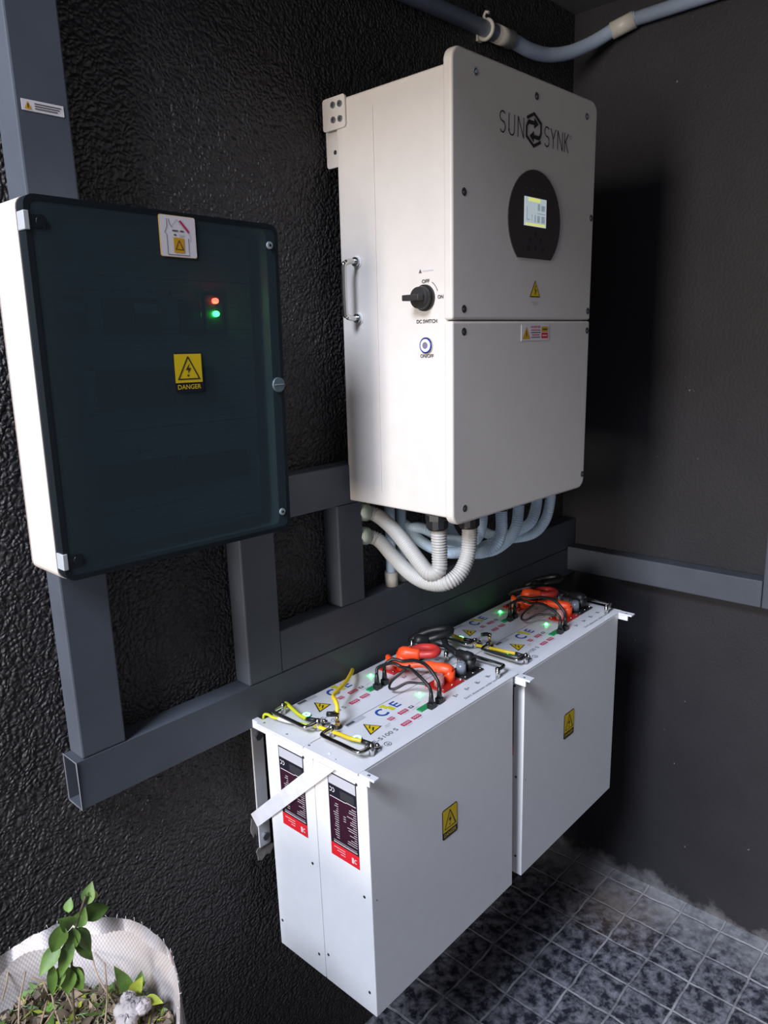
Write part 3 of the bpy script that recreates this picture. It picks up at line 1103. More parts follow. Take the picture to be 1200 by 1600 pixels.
for a, b_, c, d in ((0.266, 1.883, 0.2685, 1.907), (0.266, 1.883, 0.276, 1.885), (0.283, 1.883, 0.285, 1.894), (0.293, 1.881, 0.297, 1.894), (0.302, 1.881, 0.311, 1.893),
                    (0.316, 1.881, 0.328, 1.893), (0.303, 1.902, 0.311, 1.914), (0.315, 1.902, 0.328, 1.912), (0.302, 1.896, 0.329, 1.8975)):
    m.rect(a, b_, c, d, 'screeng', 0.0013)
m.build('screen', disp, 'lit pale screen', fixn=False)
for x in (0.265, 0.287, 0.308, 0.327):
    m = MB(IO)
    m.frame(P(0, ipf + 0.002, 0), *FRONT)
    m.disc(x, 1.938, 0.0016, 'connector', 0.0004, n=10)
    m.build('indicator', disp, fixn=False)
# triangle sticker and lower sticker
m = MB(IO)
m.frame(P(0, ipf, 0), *FRONT)
tri_sign(m, 0.304, 1.747, 0.036, 'yellow', 0.0005)
m.rect(0.292, 1.737, 0.316, 1.7385, 'inklight', 0.0006)
m.rect(0.297, 1.733, 0.311, 1.7345, 'inklight', 0.0006)
m.build('voltage_sticker', top_cover, 'yellow high voltage triangle', fixn=False)
m = MB(IO)
m.frame(P(0.2600, ipf, 1.666), *FRONT)
m.plate([(0, 0), (0.098, 0), (0.098, 0.030), (0, 0.030)], 'white', 0.0001, 0.0006)
m.poly([(0.004, 0.0035), (0.030, 0.0035), (0.017, 0.0265)], 'amber', 0.0009)
m.stroke([(0.017, 0.008), (0.017, 0.019)], 0.0018, 'ink', 0.0011)
m.text('INVERTER', 0.032, 0.0235, 0.034, 0.0042, 'crimson', 0.0009, 0.01)
for k, (a, b_) in enumerate(((0.033, 0.066), (0.033, 0.067), (0.036, 0.063), (0.034, 0.066))):
    m.rect(a, 0.0190 - k * 0.0045, b_, 0.0205 - k * 0.0045, 'crimson' if k % 2 == 0 else 'inkg', 0.0009)
m.rect(0.070, 0.0165, 0.093, 0.026, 'amber', 0.0009)
m.rect(0.070, 0.0040, 0.093, 0.0145, 'red', 0.0009)
m.rect(0.073, 0.020, 0.090, 0.022, 'ink', 0.0011)
m.rect(0.073, 0.008, 0.090, 0.010, 'white', 0.0011)
m.build('information_sticker', low_cover, 'white and red warning sticker', fixn=False)
# side: switch, button, prints, handle
m = MB(IO)
o = P(ix0, 0.252, 1.744)
nx = Vector((-1, 0, 0))
m.cyl(o, o + nx * 0.004, 0.0225, 'knob', seg=32)
m.cyl(o + nx * 0.004, o + nx * 0.020, 0.0205, 'knob', seg=32, r1=0.018)
m.obox(o + nx * 0.024 + Vector((0, 0.004, 0)), nx, Vector((0, 1, 0)), Zv, 0.012, 0.019, 0.0050, 'knob', bev=0.0015)
m.build('rotary_switch', inv, 'black rotary isolator knob')
m = MB(IO)
m.frame(P(ix0, 0, 0), *LEFT)
m.text('OFF', 0.245, 1.7685, 0.0175, 0.0065, 'ink', 0.0005, 0.03)
m.ring(0.252, 1.744, 0.0300, 0.0013, 'inkg', 0.0005, a0=20, a1=58, n=10)
m.text('ON', 0.2805, 1.7410, 0.0125, 0.0065, 'ink', 0.0005, 0.03)
m.build('position_lettering', inv, fixn=False)
m = MB(IO)
m.frame(P(ix0, 0, 0), *LEFT)
m.text('DC SWITCH', 0.2320, 1.7010, 0.0470, 0.0065, 'ink', 0.0005, 0.03)
m.build('switch_lettering', inv, fixn=False)
m = MB(IO)
m.frame(P(ix0, 0, 0), *LEFT)
m.text('ON/OFF', 0.2395, 1.6415, 0.0310, 0.0065, 'ink', 0.0005, 0.03)
m.build('button_lettering', inv, fixn=False)
m = MB(IO)
m.frame(P(ix0, 0, 0), *LEFT)
m.poly([(0.238, 1.786), (0.245, 1.786), (0.2415, 1.793)], 'inkg', 0.0005)
m.rect(0.247, 1.788, 0.271, 1.7902, 'inklight', 0.0005)
m.build('side_mark', inv, fixn=False)
m = MB(IO)
o = P(ix0, 0.255, 1.663)
m.cyl(o, o + nx * 0.0040, 0.0140, 'chrome', seg=32)
m.cyl(o + nx * 0.0040, o + nx * 0.0046, 0.0128, 'darkblue', seg=32)
m.cyl(o + nx * 0.0046, o + nx * 0.0052, 0.0108, 'ledblue', seg=32)
m.cyl(o + nx * 0.0052, o + nx * 0.0060, 0.0062, 'btn', seg=24)
m.build('power_button', inv, 'round power button with a blue lit ring')
# handle on the side near the wall
m = MB(IO)
zt, zb, dd = 1.8175, 1.715, 0.086
pp = [P(ix0 - 0.002, dd, zt), P(ix0 - 0.020, dd, zt), P(ix0 - 0.030, dd - 0.001, zt - 0.004), P(ix0 - 0.034, dd - 0.002, zt - 0.014),
      P(ix0 - 0.034, dd - 0.002, zb + 0.014), P(ix0 - 0.030, dd - 0.001, zb + 0.004), P(ix0 - 0.020, dd, zb), P(ix0 - 0.002, dd, zb)]
m.tube(catmull(pp, 6), 0.0050, 'chrome', seg=14)
hn = m.build('handle', inv, 'chrome bow handle')
for z in (zt, zb):
    m = MB(IO)
    m.cyl(P(ix0, dd, z), P(ix0 - 0.008, dd, z), 0.0085, 'chrome', seg=20)
    m.cyl(P(ix0, dd, z), P(ix0 - 0.0015, dd, z), 0.0115, 'sleeve', seg=24)
    m.build('handle_foot', hn)
# mounting ears
m = MB(IO)
m.frame(P(ix0 - 0.0002, 0, 0), *LEFT)
m.plate(rrect(0.010, 2.053, 0.070, 2.108, 0.006), 'inv', 0.0, 0.004)
br = m.build('mounting_bracket', inv, 'cream corner bracket with four screws')
for (dd_, z) in ((0.040, 2.094), (0.058, 2.093), (0.040, 2.069), (0.058, 2.068)):
    m = MB(IO)
    m.cyl(P(ix0 - 0.004, dd_, z), P(ix0 - 0.0075, dd_, z), 0.0055, 'bolt', seg=14)
    m.cyl(P(ix0 - 0.0075, dd_, z), P(ix0 - 0.0080, dd_, z), 0.0022, 'screw', seg=8)
    m.build('screw', br)
m = MB(IO)
m.frame(P(ix0 + 0.012, 0, 0), *LEFT)
m.plate(rrect(0.004, 1.992, 0.060, 2.060, 0.006), 'inv', 0.0, 0.004)
m.disc(0.028, 2.018, 0.004, 'ink', 0.0046)
m.build('wall_bracket', inv, 'cream hanging bracket behind the body', fixn=False)
# cable glands under the body
GL = [((0.074, 0.262), 0.021, 0.030), ((0.134, 0.290), 0.021, 0.034), ((0.262, 0.275), 0.016, 0.026), ((0.350, 0.262), 0.016, 0.030), ((0.440, 0.252), 0.016, 0.030), ((0.492, 0.256), 0.016, 0.028), ((0.215, 0.262), 0.016, 0.026)]
for (gx, gd), r, hgt in GL:
    m = MB(IO)
    m.cyl(P(gx, gd, iz0), P(gx, gd, iz0 - hgt * .35), r * 1.08, 'black', seg=8, smooth=False)
    m.cyl(P(gx, gd, iz0 - hgt * .35), P(gx, gd, iz0 - hgt * .85), r, 'black', seg=12, smooth=False)
    m.cyl(P(gx, gd, iz0 - hgt * .85), P(gx, gd, iz0 - hgt), r * 0.9, 'black', seg=20, r1=r * .8)
    m.build('cable_gland', inv, 'black cable gland')


# ------------------------------------------------------------------ corrugated hoses
def hose(pts, r, mt, label, name='corrugated_hose', pitch=0.0054, group=None, cuff=None, smooth_n=10, depth=0.16):
    c = even(catmull([P(*p) for p in pts], smooth_n), pitch / 4)
    m = MB(pts[0])
    amp = depth * r
    prof = (0.0, 0.7, 1.0, 0.7)
    m.tube(c, lambda k: r - amp * (1 - prof[k % 4]), mt, seg=18)
    if cuff:
        o = bpy.data.objects.new(name, None)
        C.objects.link(o)
        o.location = P(*pts[0])
        h = m.build('hose', o)
        mm = MB(pts[0])
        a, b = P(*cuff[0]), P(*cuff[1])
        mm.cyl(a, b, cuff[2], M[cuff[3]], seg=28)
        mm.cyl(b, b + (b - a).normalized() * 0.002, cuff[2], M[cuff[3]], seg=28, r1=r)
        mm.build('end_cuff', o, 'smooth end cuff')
    else:
        o = m.build(name)
    tag(o, label, 'hose', group)
    return o


H1 = [(0.095, 0.028, 1.322), (0.112, 0.033, 1.319), (0.132, 0.050, 1.309), (0.121, 0.100, 1.293), (0.097, 0.160, 1.271), (0.077, 0.210, 1.249), (0.067, 0.243, 1.235), (0.072, 0.262, 1.243), (0.076, 0.262, 1.270), (0.075, 0.262, 1.300), (0.074, 0.262, 1.330)]
H2 = [(0.095, 0.028, 1.270), (0.112, 0.032, 1.266), (0.134, 0.050, 1.254), (0.124, 0.100, 1.229), (0.094, 0.170, 1.215), (0.078, 0.225, 1.211), (0.078, 0.270, 1.217), (0.102, 0.288, 1.233), (0.126, 0.290, 1.262), (0.133, 0.290, 1.295), (0.134, 0.290, 1.330)]
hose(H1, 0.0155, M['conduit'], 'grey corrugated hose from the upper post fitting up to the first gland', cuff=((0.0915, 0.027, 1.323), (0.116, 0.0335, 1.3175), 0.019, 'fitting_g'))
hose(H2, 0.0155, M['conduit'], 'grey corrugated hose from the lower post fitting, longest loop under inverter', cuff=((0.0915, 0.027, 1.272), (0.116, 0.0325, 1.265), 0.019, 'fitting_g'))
T = {
    'pale blue hose hanging outermost, nearest to the side wall': [(0.492, 0.256, 1.335), (0.491, 0.255, 1.300), (0.481, 0.25, 1.260), (0.467, 0.23, 1.229), (0.442, 0.20, 1.218), (0.427, 0.16, 1.216), (0.440, 0.10, 1.222), (0.46, 0.06, 1.25), (0.46, 0.035, 1.34)],
    'pale blue hose just inside the outermost hose': [(0.440, 0.252, 1.335), (0.441, 0.25, 1.301), (0.420, 0.25, 1.268), (0.418, 0.22, 1.244), (0.425, 0.17, 1.215), (0.400, 0.12, 1.190), (0.40, 0.07, 1.190), (0.40, 0.03, 1.24), (0.40, 0.03, 1.34)],
    'pale blue hose below the middle black gland': [(0.350, 0.262, 1.335), (0.351, 0.26, 1.304), (0.342, 0.26, 1.272), (0.342, 0.24, 1.240), (0.350, 0.19, 1.205), (0.365, 0.12, 1.190), (0.35, 0.07, 1.20), (0.345, 0.03, 1.25), (0.345, 0.03, 1.34)],
    'pale blue hose sweeping low past the grey hoses to a smooth pale end': [(0.262, 0.275, 1.345), (0.260, 0.278, 1.310), (0.256, 0.28, 1.285), (0.240, 0.278, 1.258), (0.221, 0.258, 1.243), (0.208, 0.22, 1.240), (0.205, 0.18, 1.233), (0.215, 0.13, 1.233), (0.226, 0.08, 1.243), (0.240, 0.045, 1.258), (0.25, 0.02, 1.262)],
    'pale blue hose curling up behind the first black gland': [(0.215, 0.262, 1.345), (0.215, 0.26, 1.310), (0.232, 0.24, 1.275), (0.260, 0.20, 1.248), (0.272, 0.15, 1.240), (0.261, 0.12, 1.243), (0.243, 0.09, 1.262), (0.236, 0.06, 1.262), (0.246, 0.03, 1.240), (0.25, 0.02, 1.215)],
}
for lab, pts in T.items():
    hose(pts, 0.0125, M['conduit_b'], lab, pitch=0.0045, group='pale blue hoses under the inverter', depth=0.10)
# two short risers standing in couplers on the upper rail
for x, d, lab in ((0.192, 0.030, 'beige coupler with pale blue riser standing on rail, by the short post'), (0.236, 0.024, 'beige coupler half hidden behind the grey hoses')):
    root = thing('pipe_riser', lab, 'pipe', (x, d, 1.1335))
    mm = MB((x, d, 1.1335))
    mm.tube([P(x, d, 1.15), P(x, d, 1.20), P(x, d, 1.35)], 0.0115, M['conduit_b'], seg=16)
    mm.build('riser', root)
    mm = MB((x, d, 1.1335))
    mm.cyl(P(x, d, 1.1335), P(x, d, 1.166), 0.0148, M['fitting'], seg=24)
    mm.build('coupler', root, 'beige coupler')

# ------------------------------------------------------------------ conduit under the ceiling
pr = 0.0165
m = MB((-0.6, 0.022, 2.34))
m.tube([P(-0.6, 0.022, 2.337), P(0.0, 0.022, 2.341), P(0.62, 0.022, 2.352)], pr, 'pipe', seg=20)
cp = m.build('conduit_pipe')
tag(cp, 'straight blue grey conduit pipe high on the rough wall', 'pipe')
fl = thing('conduit_pipe', 'bent blue grey conduit piece turning the corner near the ceiling', 'pipe', (0.62, 0.022, 2.352))
m = MB((0.62, 0.022, 2.352))
bend = catmull([P(0.62, 0.022, 2.352), P(0.68, 0.024, 2.352), P(0.74, 0.028, 2.347), P(0.81, 0.036, 2.350), P(0.88, 0.058, 2.366), P(0.94, 0.092, 2.395), P(0.975, 0.14, 2.425), P(0.982, 0.185, 2.436)], 8)
m.tube(bend, pr, 'pipe', seg=20)
m.build('bend', fl)
m = MB((0.62, 0.022, 2.352)); m.cyl(P(0.600, 0.022, 2.3515), P(0.668, 0.0235, 2.3525), 0.0195, 'fitting', seg=24); m.build('coupler', fl, 'beige coupler')
m = MB((0.62, 0.022, 2.352)); m.cyl(P(0.971, 0.125, 2.4185), P(0.983, 0.180, 2.4340), 0.0200, 'fitting', seg=24); m.build('coupler', fl, 'beige coupler')
m = MB((0.983, 0.18, 2.436)); m.tube([P(0.983, 0.175, 2.4335), P(0.984, 0.6, 2.437), P(0.984, 1.6, 2.44)], pr, 'pipe', seg=20)
tag(m.build('conduit_pipe'), 'straight blue grey conduit pipe high on the smooth side wall', 'pipe')
m = MB((0.565, 0.0, 2.35))
for k0 in (0.568,):
    m.tube([P(k0, 0.022 + 0.0195 * math.cos(a), 2.350 + 0.0195 * math.sin(a)) for a in [math.radians(t) for t in range(-170, 100, 15)]], 0.0045, 'fitting', seg=8)
    m.tube([P(k0, 0.022, 2.3695), P(k0, 0.016, 2.378), P(k0, 0.022, 2.386), P(k0, 0.030, 2.382)], 0.0035, 'fitting', seg=8)
    m.box(k0 - 0.008, k0 + 0.008, 0.0005, 0.006, 2.330, 2.366, 'fitting')
tag(m.build('pipe_clip'), 'beige saddle clip holding the conduit pipe beside its coupler', 'clip')

# ------------------------------------------------------------------ batteries
BW, BD, BH = 0.442, 0.1325, 0.501


def battery_decals(top):
    m = MB()
    m.frame(P(0, 0, BH), *TOP)       # v = -depth
    h = 0.0006

    def R(x0, d0, x1, d1, mt, hh=h):
        m.rect(x0, -d1, x1, -d0, mt, hh)
    # brand mark: C, stepped yellow glyph, E
    m.ring(0.158, -0.024, 0.0115, 0.0050, 'blue', h, a0=45, a1=315, n=14)
    R(0.172, 0.004, 0.181, 0.020, 'logoy')
    R(0.176, 0.017, 0.186, 0.034, 'logoy', h + .0001)
    R(0.168, 0.004, 0.172, 0.010, 'logoy')
    R(0.190, 0.010, 0.194, 0.033, 'blue')
    for d in (0.010, 0.0195, 0.029):
        R(0.194, d, 0.205, d + 0.004, 'blue')
    m.build('brand_mark', top, 'blue and yellow brand mark', fixn=False)
    m = MB(); m.frame(P(0, 0, BH), *TOP)
    # warning triangle, apex away from the viewer
    m.poly([(0.083, -0.064), (0.120, -0.058), (0.103, -0.026)], 'ink', h)
    m.poly([(0.087, -0.0615), (0.1165, -0.057), (0.103, -0.031)], 'yellow', h + .0003)
    m.stroke([(0.107, -0.040), (0.0985, -0.0475), (0.106, -0.0495), (0.097, -0.0575)], 0.0022, 'ink', h + .0005)
    m.build('warning_triangle', top, 'yellow warning triangle', fixn=False)
    m = MB(); m.frame(P(0, 0, BH), *TOP)
    R(0.122, 0.062, 0.138, 0.0635, 'inklight')
    R(0.120, 0.067, 0.132, 0.0685, 'inklight')
    # model text
    m.text('CFE-5100 S', 0.046, -0.091, 0.084, 0.0095, 'inkg', h)
    m.ring(0.081, -0.108, 0.0065, 0.0010, 'inkg', h, n=18)
    m.stroke([(0.081, -0.1035), (0.081, -0.109)], 0.0009, 'inkg', h)
    m.stroke([(0.0775, -0.109), (0.0845, -0.109)], 0.0009, 'inkg', h)
    m.stroke([(0.079, -0.111), (0.083, -0.111)], 0.0009, 'inkg', h)
    m.build('model_lettering', top, fixn=False)
    m = MB(); m.frame(P(0, 0, BH), *TOP)
    # grey plate
    R(0.077, 0.001, 0.126, 0.0125, 'silver')
    R(0.079, 0.003, 0.100, 0.010, 'inkg', h + .0002)
    m.build('serial_sticker', top, 'small grey sticker', fixn=False)
    m = MB(); m.frame(P(0, 0, BH), *TOP)
    # red port labels with white bars
    for (x, d, w) in ((0.151, 0.053, 0.014), (0.185, 0.053, 0.024), (0.156, 0.086, 0.024), (0.186, 0.085, 0.022)):
        R(x - w / 2, d - 0.005, x + w / 2, d + 0.005, 'crimson')
        for q in (-0.25, 0.02, 0.27):
            m.ring(x + w * q, -d, 0.0022, 0.0010, 'white', h + .0002, n=8)
        R(x - w * 0.3, d + 0.008, x + w * 0.35, d + 0.0092, 'inklight')
    R(0.203, 0.049, 0.214, 0.057, 'inkg')
    R(0.206, 0.051, 0.211, 0.055, 'white', h + .0002)
    R(0.222, 0.053, 0.236, 0.054, 'inklight')
    R(0.2, 0.062, 0.22, 0.063, 'inklight')
    m.build('port_markings', top, 'red port markings', fixn=False)
    for x, t in ((0.300, 'B+'), (0.338, 'B+'), (0.374, 'B-'), (0.411, 'B-')):
        m = MB(); m.frame(P(0, 0, BH), *TOP)
        m.text(t, x - 0.006, -0.096, 0.012, 0.0085, 'inkg', h)
        m.build('polarity_lettering', top, fixn=False)
    m = MB(); m.frame(P(0, 0, BH), *TOP)
    m.text("Don't disconnect under load", 0.300, -0.1165, 0.110, 0.0060, 'inkg', h)
    return m.build('terminal_lettering', top, fixn=False)


def make_battery(org_label):
    root = thing('rack_battery', org_label, 'battery', (0, 0, 0), 'white rack batteries hung below the frame')
    m = MB(); m.box(0, BW, 0, BD, 0, BH - 0.003, 'bat'); m.build('casing', root, bevel=0.0015)
    m = MB(); m.box(-0.020, BW + 0.020, 0.0003, BD - 0.0003, BH - 0.003, BH, 'batplate'); top = m.build('front_plate', root, 'white panel with ports and terminals', bevel=0.0006)
    battery_decals(top)
    # label on the left side, print upside down
    m = MB()
    lx = -0.0001
    w, h = 0.070, 0.166
    m.frame(P(lx, 0.037, 0.461), Vector((0, -1, 0)), Vector((0, 0, -1)))    # u outward, v downward
    # normal of this frame points into the casing: mirror the heights
    H0 = -0.0005
    m.plate([(0, 0), (w, 0), (w, h), (0, h)], 'navy', 0.0, H0)
    m.rect(0.002, 0.002, w - 0.002, 0.022, 'silver', H0 - .0003)
    m.rect(0.002, 0.046, w - 0.002, 0.130, 'maroon', H0 - .0003)
    m.rect(0.0, h - 0.026, w, h, 'red', H0 - .0003)
    z_ = H0 - .0006
    m.ring(0.0120, 0.0325, 0.0038, 0.0014, 'white', z_, a0=-110, a1=110, n=10)
    m.ring(0.0055, 0.0325, 0.0038, 0.0014, 'white', z_, a0=-110, a1=110, n=10)
    for k in range(7):
        m.rect(0.030, 0.0275 + k * 0.0022, 0.064, 0.0284 + k * 0.0022, 'inkg', z_)
    m.rect(0.004, 0.0455, 0.044, 0.0468, 'white', z_)
    m.rect(0.044, 0.0440, 0.068, 0.0453, 'white', z_)
    rr = random.Random(3)
    for k in range(17):
        y = 0.052 + k * 0.0045
        m.rect(0.068 - rr.uniform(0.006, 0.026), y, 0.068, y + 0.0013, 'inklight', z_)
        if k > 0:
            m.rect(0.024 - rr.uniform(0.004, 0.013), y, 0.024, y + 0.0013, 'inklight', z_)
        if k in (5, 6, 7):
            m.rect(0.036, y, 0.042, y + 0.0013, 'inklight', z_)
    m.rect(0.008, 0.1315, 0.066, 0.1325, 'inklight', z_)
    m.rect(0.008, 0.1350, 0.067, 0.1368, 'white', z_)
    for k in range(3):
        m.rect(0.008 + k * 0.008, h - 0.020 + k * 0.005, 0.036, h - 0.0188 + k * 0.005, 'white', z_)
    m.ring(0.062, h - 0.012, 0.0035, 0.0016, 'white', z_, a0=60, a1=300, n=10)
    m.rect(0.052, h - 0.017, 0.057, h - 0.006, 'white', z_)
    m.build('rating_label', root, 'dark rating label with a red band, printed upside down', fixn=False)
    # side screws
    for d, z in ((0.012, 0.482), (0.078, 0.486), (0.108, 0.462), (0.115, 0.245), (0.117, 0.045), (0.010, 0.060)):
        m = MB()
        m.cyl(P(0.0, d, z), P(-0.0009, d, z), 0.0028, 'screw', seg=12)
        m.build('screw', root)
    for z in (0.47, 0.24):
        m = MB(); m.cyl(P(0.012, BD, z), P(0.012, BD + 0.0004, z), 0.0012, 'screw', seg=8); m.build('screw', root)
    # folding rack handles lying outwards
    for side in (-1, 1):
        xb = 0.036 if side < 0 else BW - 0.026
        m = MB()
        zt = BH + 0.017
        d0, d1 = 0.014, 0.112
        xo = xb + side * 0.028
        pts = [P(xb, d0, zt), P(xb + side * 0.014, d0, zt), P(xo - side * 0.004, d0 + 0.002, zt), P(xo, d0 + 0.009, zt), P(xo, (d0 + d1) / 2, zt),
               P(xo, d1 - 0.009, zt), P(xo - side * 0.004, d1 - 0.002, zt), P(xb + side * 0.014, d1, zt), P(xb, d1, zt)]
        m.tube(catmull(pts, 5), 0.0040, 'chrome', seg=12)
        hb = m.build('handle', top, 'chrome folding handle')
        mm = MB()
        for d in (d0, d1):
            mm.cyl(P(xb, d, BH), P(xb, d, zt + 0.005), 0.0050, 'chrome', seg=16)
            mm.cyl(P(xb, d, zt + 0.005), P(xb, d, zt + 0.0062), 0.0034, 'chrome', seg=16)
        # posts join the handle's own mesh as one sub-part
        mesh_join(hb, mm)
    # power buttons with lit ring
    m = MB()
    m.cyl(P(0.058, 0.055, BH), P(0.058, 0.055, BH + 0.003), 0.0085, 'connector', seg=24)
    m.cyl(P(0.058, 0.055, BH + 0.003), P(0.058, 0.055, BH + 0.0036), 0.0078, 'ledbtn', seg=24)
    m.cyl(P(0.058, 0.055, BH + 0.0036), P(0.058, 0.055, BH + 0.0040), 0.0035, 'batplate', seg=16)
    m.build('power_button', top, 'round button with a glowing green ring')
    m = MB()
    m.cyl(P(0.260, 0.032, BH), P(0.260, 0.032, BH + 0.002), 0.0035, 'ledg', seg=14)
    m.sphere(P(0.260, 0.032, BH + 0.002), 0.0035, 'ledg', 0.6)
    m.build('indicator_light', top, 'glowing green indicator')
    # green connector, sockets
    m = MB()
    m.box(0.205, 0.240, 0.069, 0.082, BH, BH + 0.003, 'connector', bev=0.0008)
    m.box(0.2225, 0.2228, 0.069, 0.082, BH + 0.003, BH + 0.0032, 'inkg')
    m.build('connector', top, 'green plug connector')
    # ground stud
    m = MB()
    m.cyl(P(0.055, 0.108, BH), P(0.055, 0.108, BH + 0.004), 0.0060, 'bolt', seg=6, smooth=False)
    m.cyl(P(0.055, 0.108, BH + 0.004), P(0.055, 0.108, BH + 0.012), 0.0030, 'chrome', seg=12)
    m.build('ground_stud', top)
    # terminal bases
    for nm, x0, x1, mt in (('terminal_base', 0.292, 0.361, 'redplate'), ('terminal_base', 0.366, 0.430, 'black')):
        m = MB()
        m.box(x0, x1, 0.018, 0.068, BH, BH + 0.004, mt, bev=0.0012)
        for x in (x0 + 0.006, (x0 + x1) / 2, x1 - 0.006):
            for d in (0.024, 0.062):
                m.cyl(P(x, d, BH + 0.004), P(x, d, BH + 0.0058), 0.0030, 'chrome', seg=10)
        m.build(nm, top, 'red terminal base' if mt == 'redplate' else 'black terminal base')
    for x, mt, lab in ((0.309, 'pinkcap', 'clear red terminal cap'), (0.383, 'greycap', 'clear grey terminal cap')):
        m = MB()
        m.cyl(P(x, 0.043, BH + 0.004), P(x, 0.043, BH + 0.026), 0.0110, mt, seg=20, r1=0.0095)
        m.cyl(P(x, 0.043, BH + 0.026), P(x, 0.043, BH + 0.028), 0.0095, mt, seg=20, r1=0.007)
        m.build('terminal_cap', top, lab)
    return root


def mesh_join(obj, mb):
    """append what mb holds to obj's mesh (same thing, same part)"""
    bm = bmesh.new()
    bm.from_mesh(obj.data)
    me = bpy.data.meshes.new('tmp')
    bmesh.ops.recalc_face_normals(mb.b, faces=mb.b.faces[:])
    mb.b.to_mesh(me)
    mb.b.free()
    bm.from_mesh(me)
    bm.to_mesh(obj.data)
    bm.free()
    bpy.data.meshes.remove(me)


def copy_tree(o, parent=None):
    c = o.copy()
    C.objects.link(c)
    c.parent = parent
    for ch in list(o.children):
        copy_tree(ch, c)
    return c


BX0, BY0, BZ0 = -0.211, 0.0615, 0.484
CX0 = 0.271
rotb, pivb = (-0.002, -0.006, 0.003), (0.231, 0.061, 0.985)
rotc, pivc = (0.008, -0.004, 0.006), (0.712, 0.061, 0.985)


def place(o, org, piv, rot):
    pv = P(*piv)
    mtx = Matrix.Translation(pv) @ Euler(rot).to_matrix().to_4x4() @ Matrix.Translation(-pv) @ Matrix.Translation(P(*org))
    o.location = mtx.to_translation()
    o.rotation_euler = mtx.to_euler()
    return mtx


bat1 = make_battery('near white rack battery of the pair beside the white diagonal strut, facing outward')
b2 = copy_tree(bat1)
b3 = copy_tree(bat1)
b4 = copy_tree(bat1)
MATB = place(bat1, (BX0, BY0 + 0.134, BZ0), pivb, rotb)
place(b2, (BX0, BY0, BZ0), pivb, rotb)
MATC = place(b3, (CX0, BY0 + 0.134, BZ0), pivc, rotc)
place(b4, (CX0, BY0, BZ0), pivc, rotc)
b2['label'] = 'white rack battery against the rough wall, its label crossed by the white strut'
b3['label'] = 'outer white rack battery of the pair next to the side wall'
b4['label'] = 'white rack battery tucked between its outer twin and wall, near side wall'
for bb, x0 in ((bat1, 0.198), (b3, 0.177)):
    danger(bb, (0, 0, 0), P(x0, BD, 0.250 if bb is bat1 else 0.262), *FRONT, 0.047, 0.064)


# ------------------------------------------------------------------ brackets carrying the batteries
def bracket(x0, label, strut):
    """flat arm under the battery ears, wall strip, diagonal strut; x0 = outer edge"""
    root = thing('shelf_bracket', label, 'bracket', (x0, 0.0, 0.68), 'white brackets carrying the batteries')
    zt = BZ0 + BH - 0.0035
    m = MB((x0, 0, 0.68))
    m.box(x0, x0 + (-0.2125 + 0.226 if strut else 0.020), 0.03, 0.362, zt - 0.004, zt, 'white_strip', bev=0.0008)
    m.box(x0, x0 + 0.003, 0.03, 0.352, zt - 0.016, zt - 0.004, 'white_strip')
    m.build('arm', root)
    for d in (0.075, 0.14, 0.20, 0.27, 0.345):
        m = MB((x0, 0, 0.68))
        m.cyl(P(x0 + 0.006, d, zt), P(x0 + 0.006, d, zt + 0.0012), 0.0025, 'bolt', seg=10)
        m.build('screw', root)
    m = MB((x0, 0, 0.68))
    m.box(x0 + 0.026, x0 + 0.054, 0.0005, 0.0045, 0.668, zt - 0.005, 'white_strip', bev=0.0008)
    m.build('wall_strip', root)
    for z in (0.690, 0.915):
        m = MB((x0, 0, 0.68))
        m.cyl(P(x0 + 0.040, 0.0045, z), P(x0 + 0.040, 0.010, z), 0.0085, 'bolt', seg=6, smooth=False)
        m.build('bolt', root, 'zinc bolt head')
    if strut:
        m = MB((x0, 0, 0.68))
        a = P(x0 + 0.0135, 0.010, 0.742)
        b = P(x0 + 0.0100, 0.258, 0.9745)
        dr = (b - a).normalized()
        up = dr.cross(X)
        m.obox((a + b) / 2, X, dr, up, 0.0015, (b - a).length / 2, 0.0145, 'white_strip', bev=0.0006)
        m.build('strut', root, 'flat white diagonal strut')
    return root


bracket(-0.226, 'white steel bracket with diagonal strut at the end of the batteries', True)
bracket(0.2415, 'white steel bracket in the gap between the two battery pairs', False)
bracket(0.7165, 'white steel bracket under the battery ears next to the side wall', False)
# bare plaster where the paint broke off round the first bracket
for (x, z, w, h, lab) in ((-0.184, 0.655, 0.022, 0.018, 'broken bare plaster spot under the bracket wall strip'), (-0.209, 0.722, 0.009, 0.024, 'small bare plaster spot beside the bracket wall strip')):
    m = MB((x, 0, z))
    rr = random.Random(int(z * 1000))
    m.frame(P(x, 0, z), *FRONT)
    m.plate([((1 + rr.uniform(-.35, .3)) * w * math.cos(t * PI / 9), (1 + rr.uniform(-.35, .3)) * h * math.sin(t * PI / 9)) for t in range(18)], 'plaster_patch', -0.001, 0.0014)
    tag(m.build('plaster_patch'), lab, 'plaster patch')

# ------------------------------------------------------------------ cables on the batteries
def bl(x, d, z, mtx=None):
    """point in the local frame of the outer battery of a pair -> world"""
    return (mtx or MATB) @ P(x, d, BH + z)


def cable(name, pts, r, mt, label, cat, mtx, group=None, parts=(), mat_at=None, n=8, seg=10):
    w = [bl(*p, mtx) for p in pts]
    root = bpy.data.objects.new(name, None)
    C.objects.link(root)
    root.location = w[0]
    tag(root, label, cat, group)
    m = MB()
    m.org = w[0]
    m.tube(catmull(w, n), r, mt, seg=seg, mat_at=mat_at)
    m.build('lead' if parts else 'lead', root)
    for nm, fn, lab in parts:
        m = MB()
        m.org = w[0]
        fn(m)
        m.build(nm, root, lab)
    return root


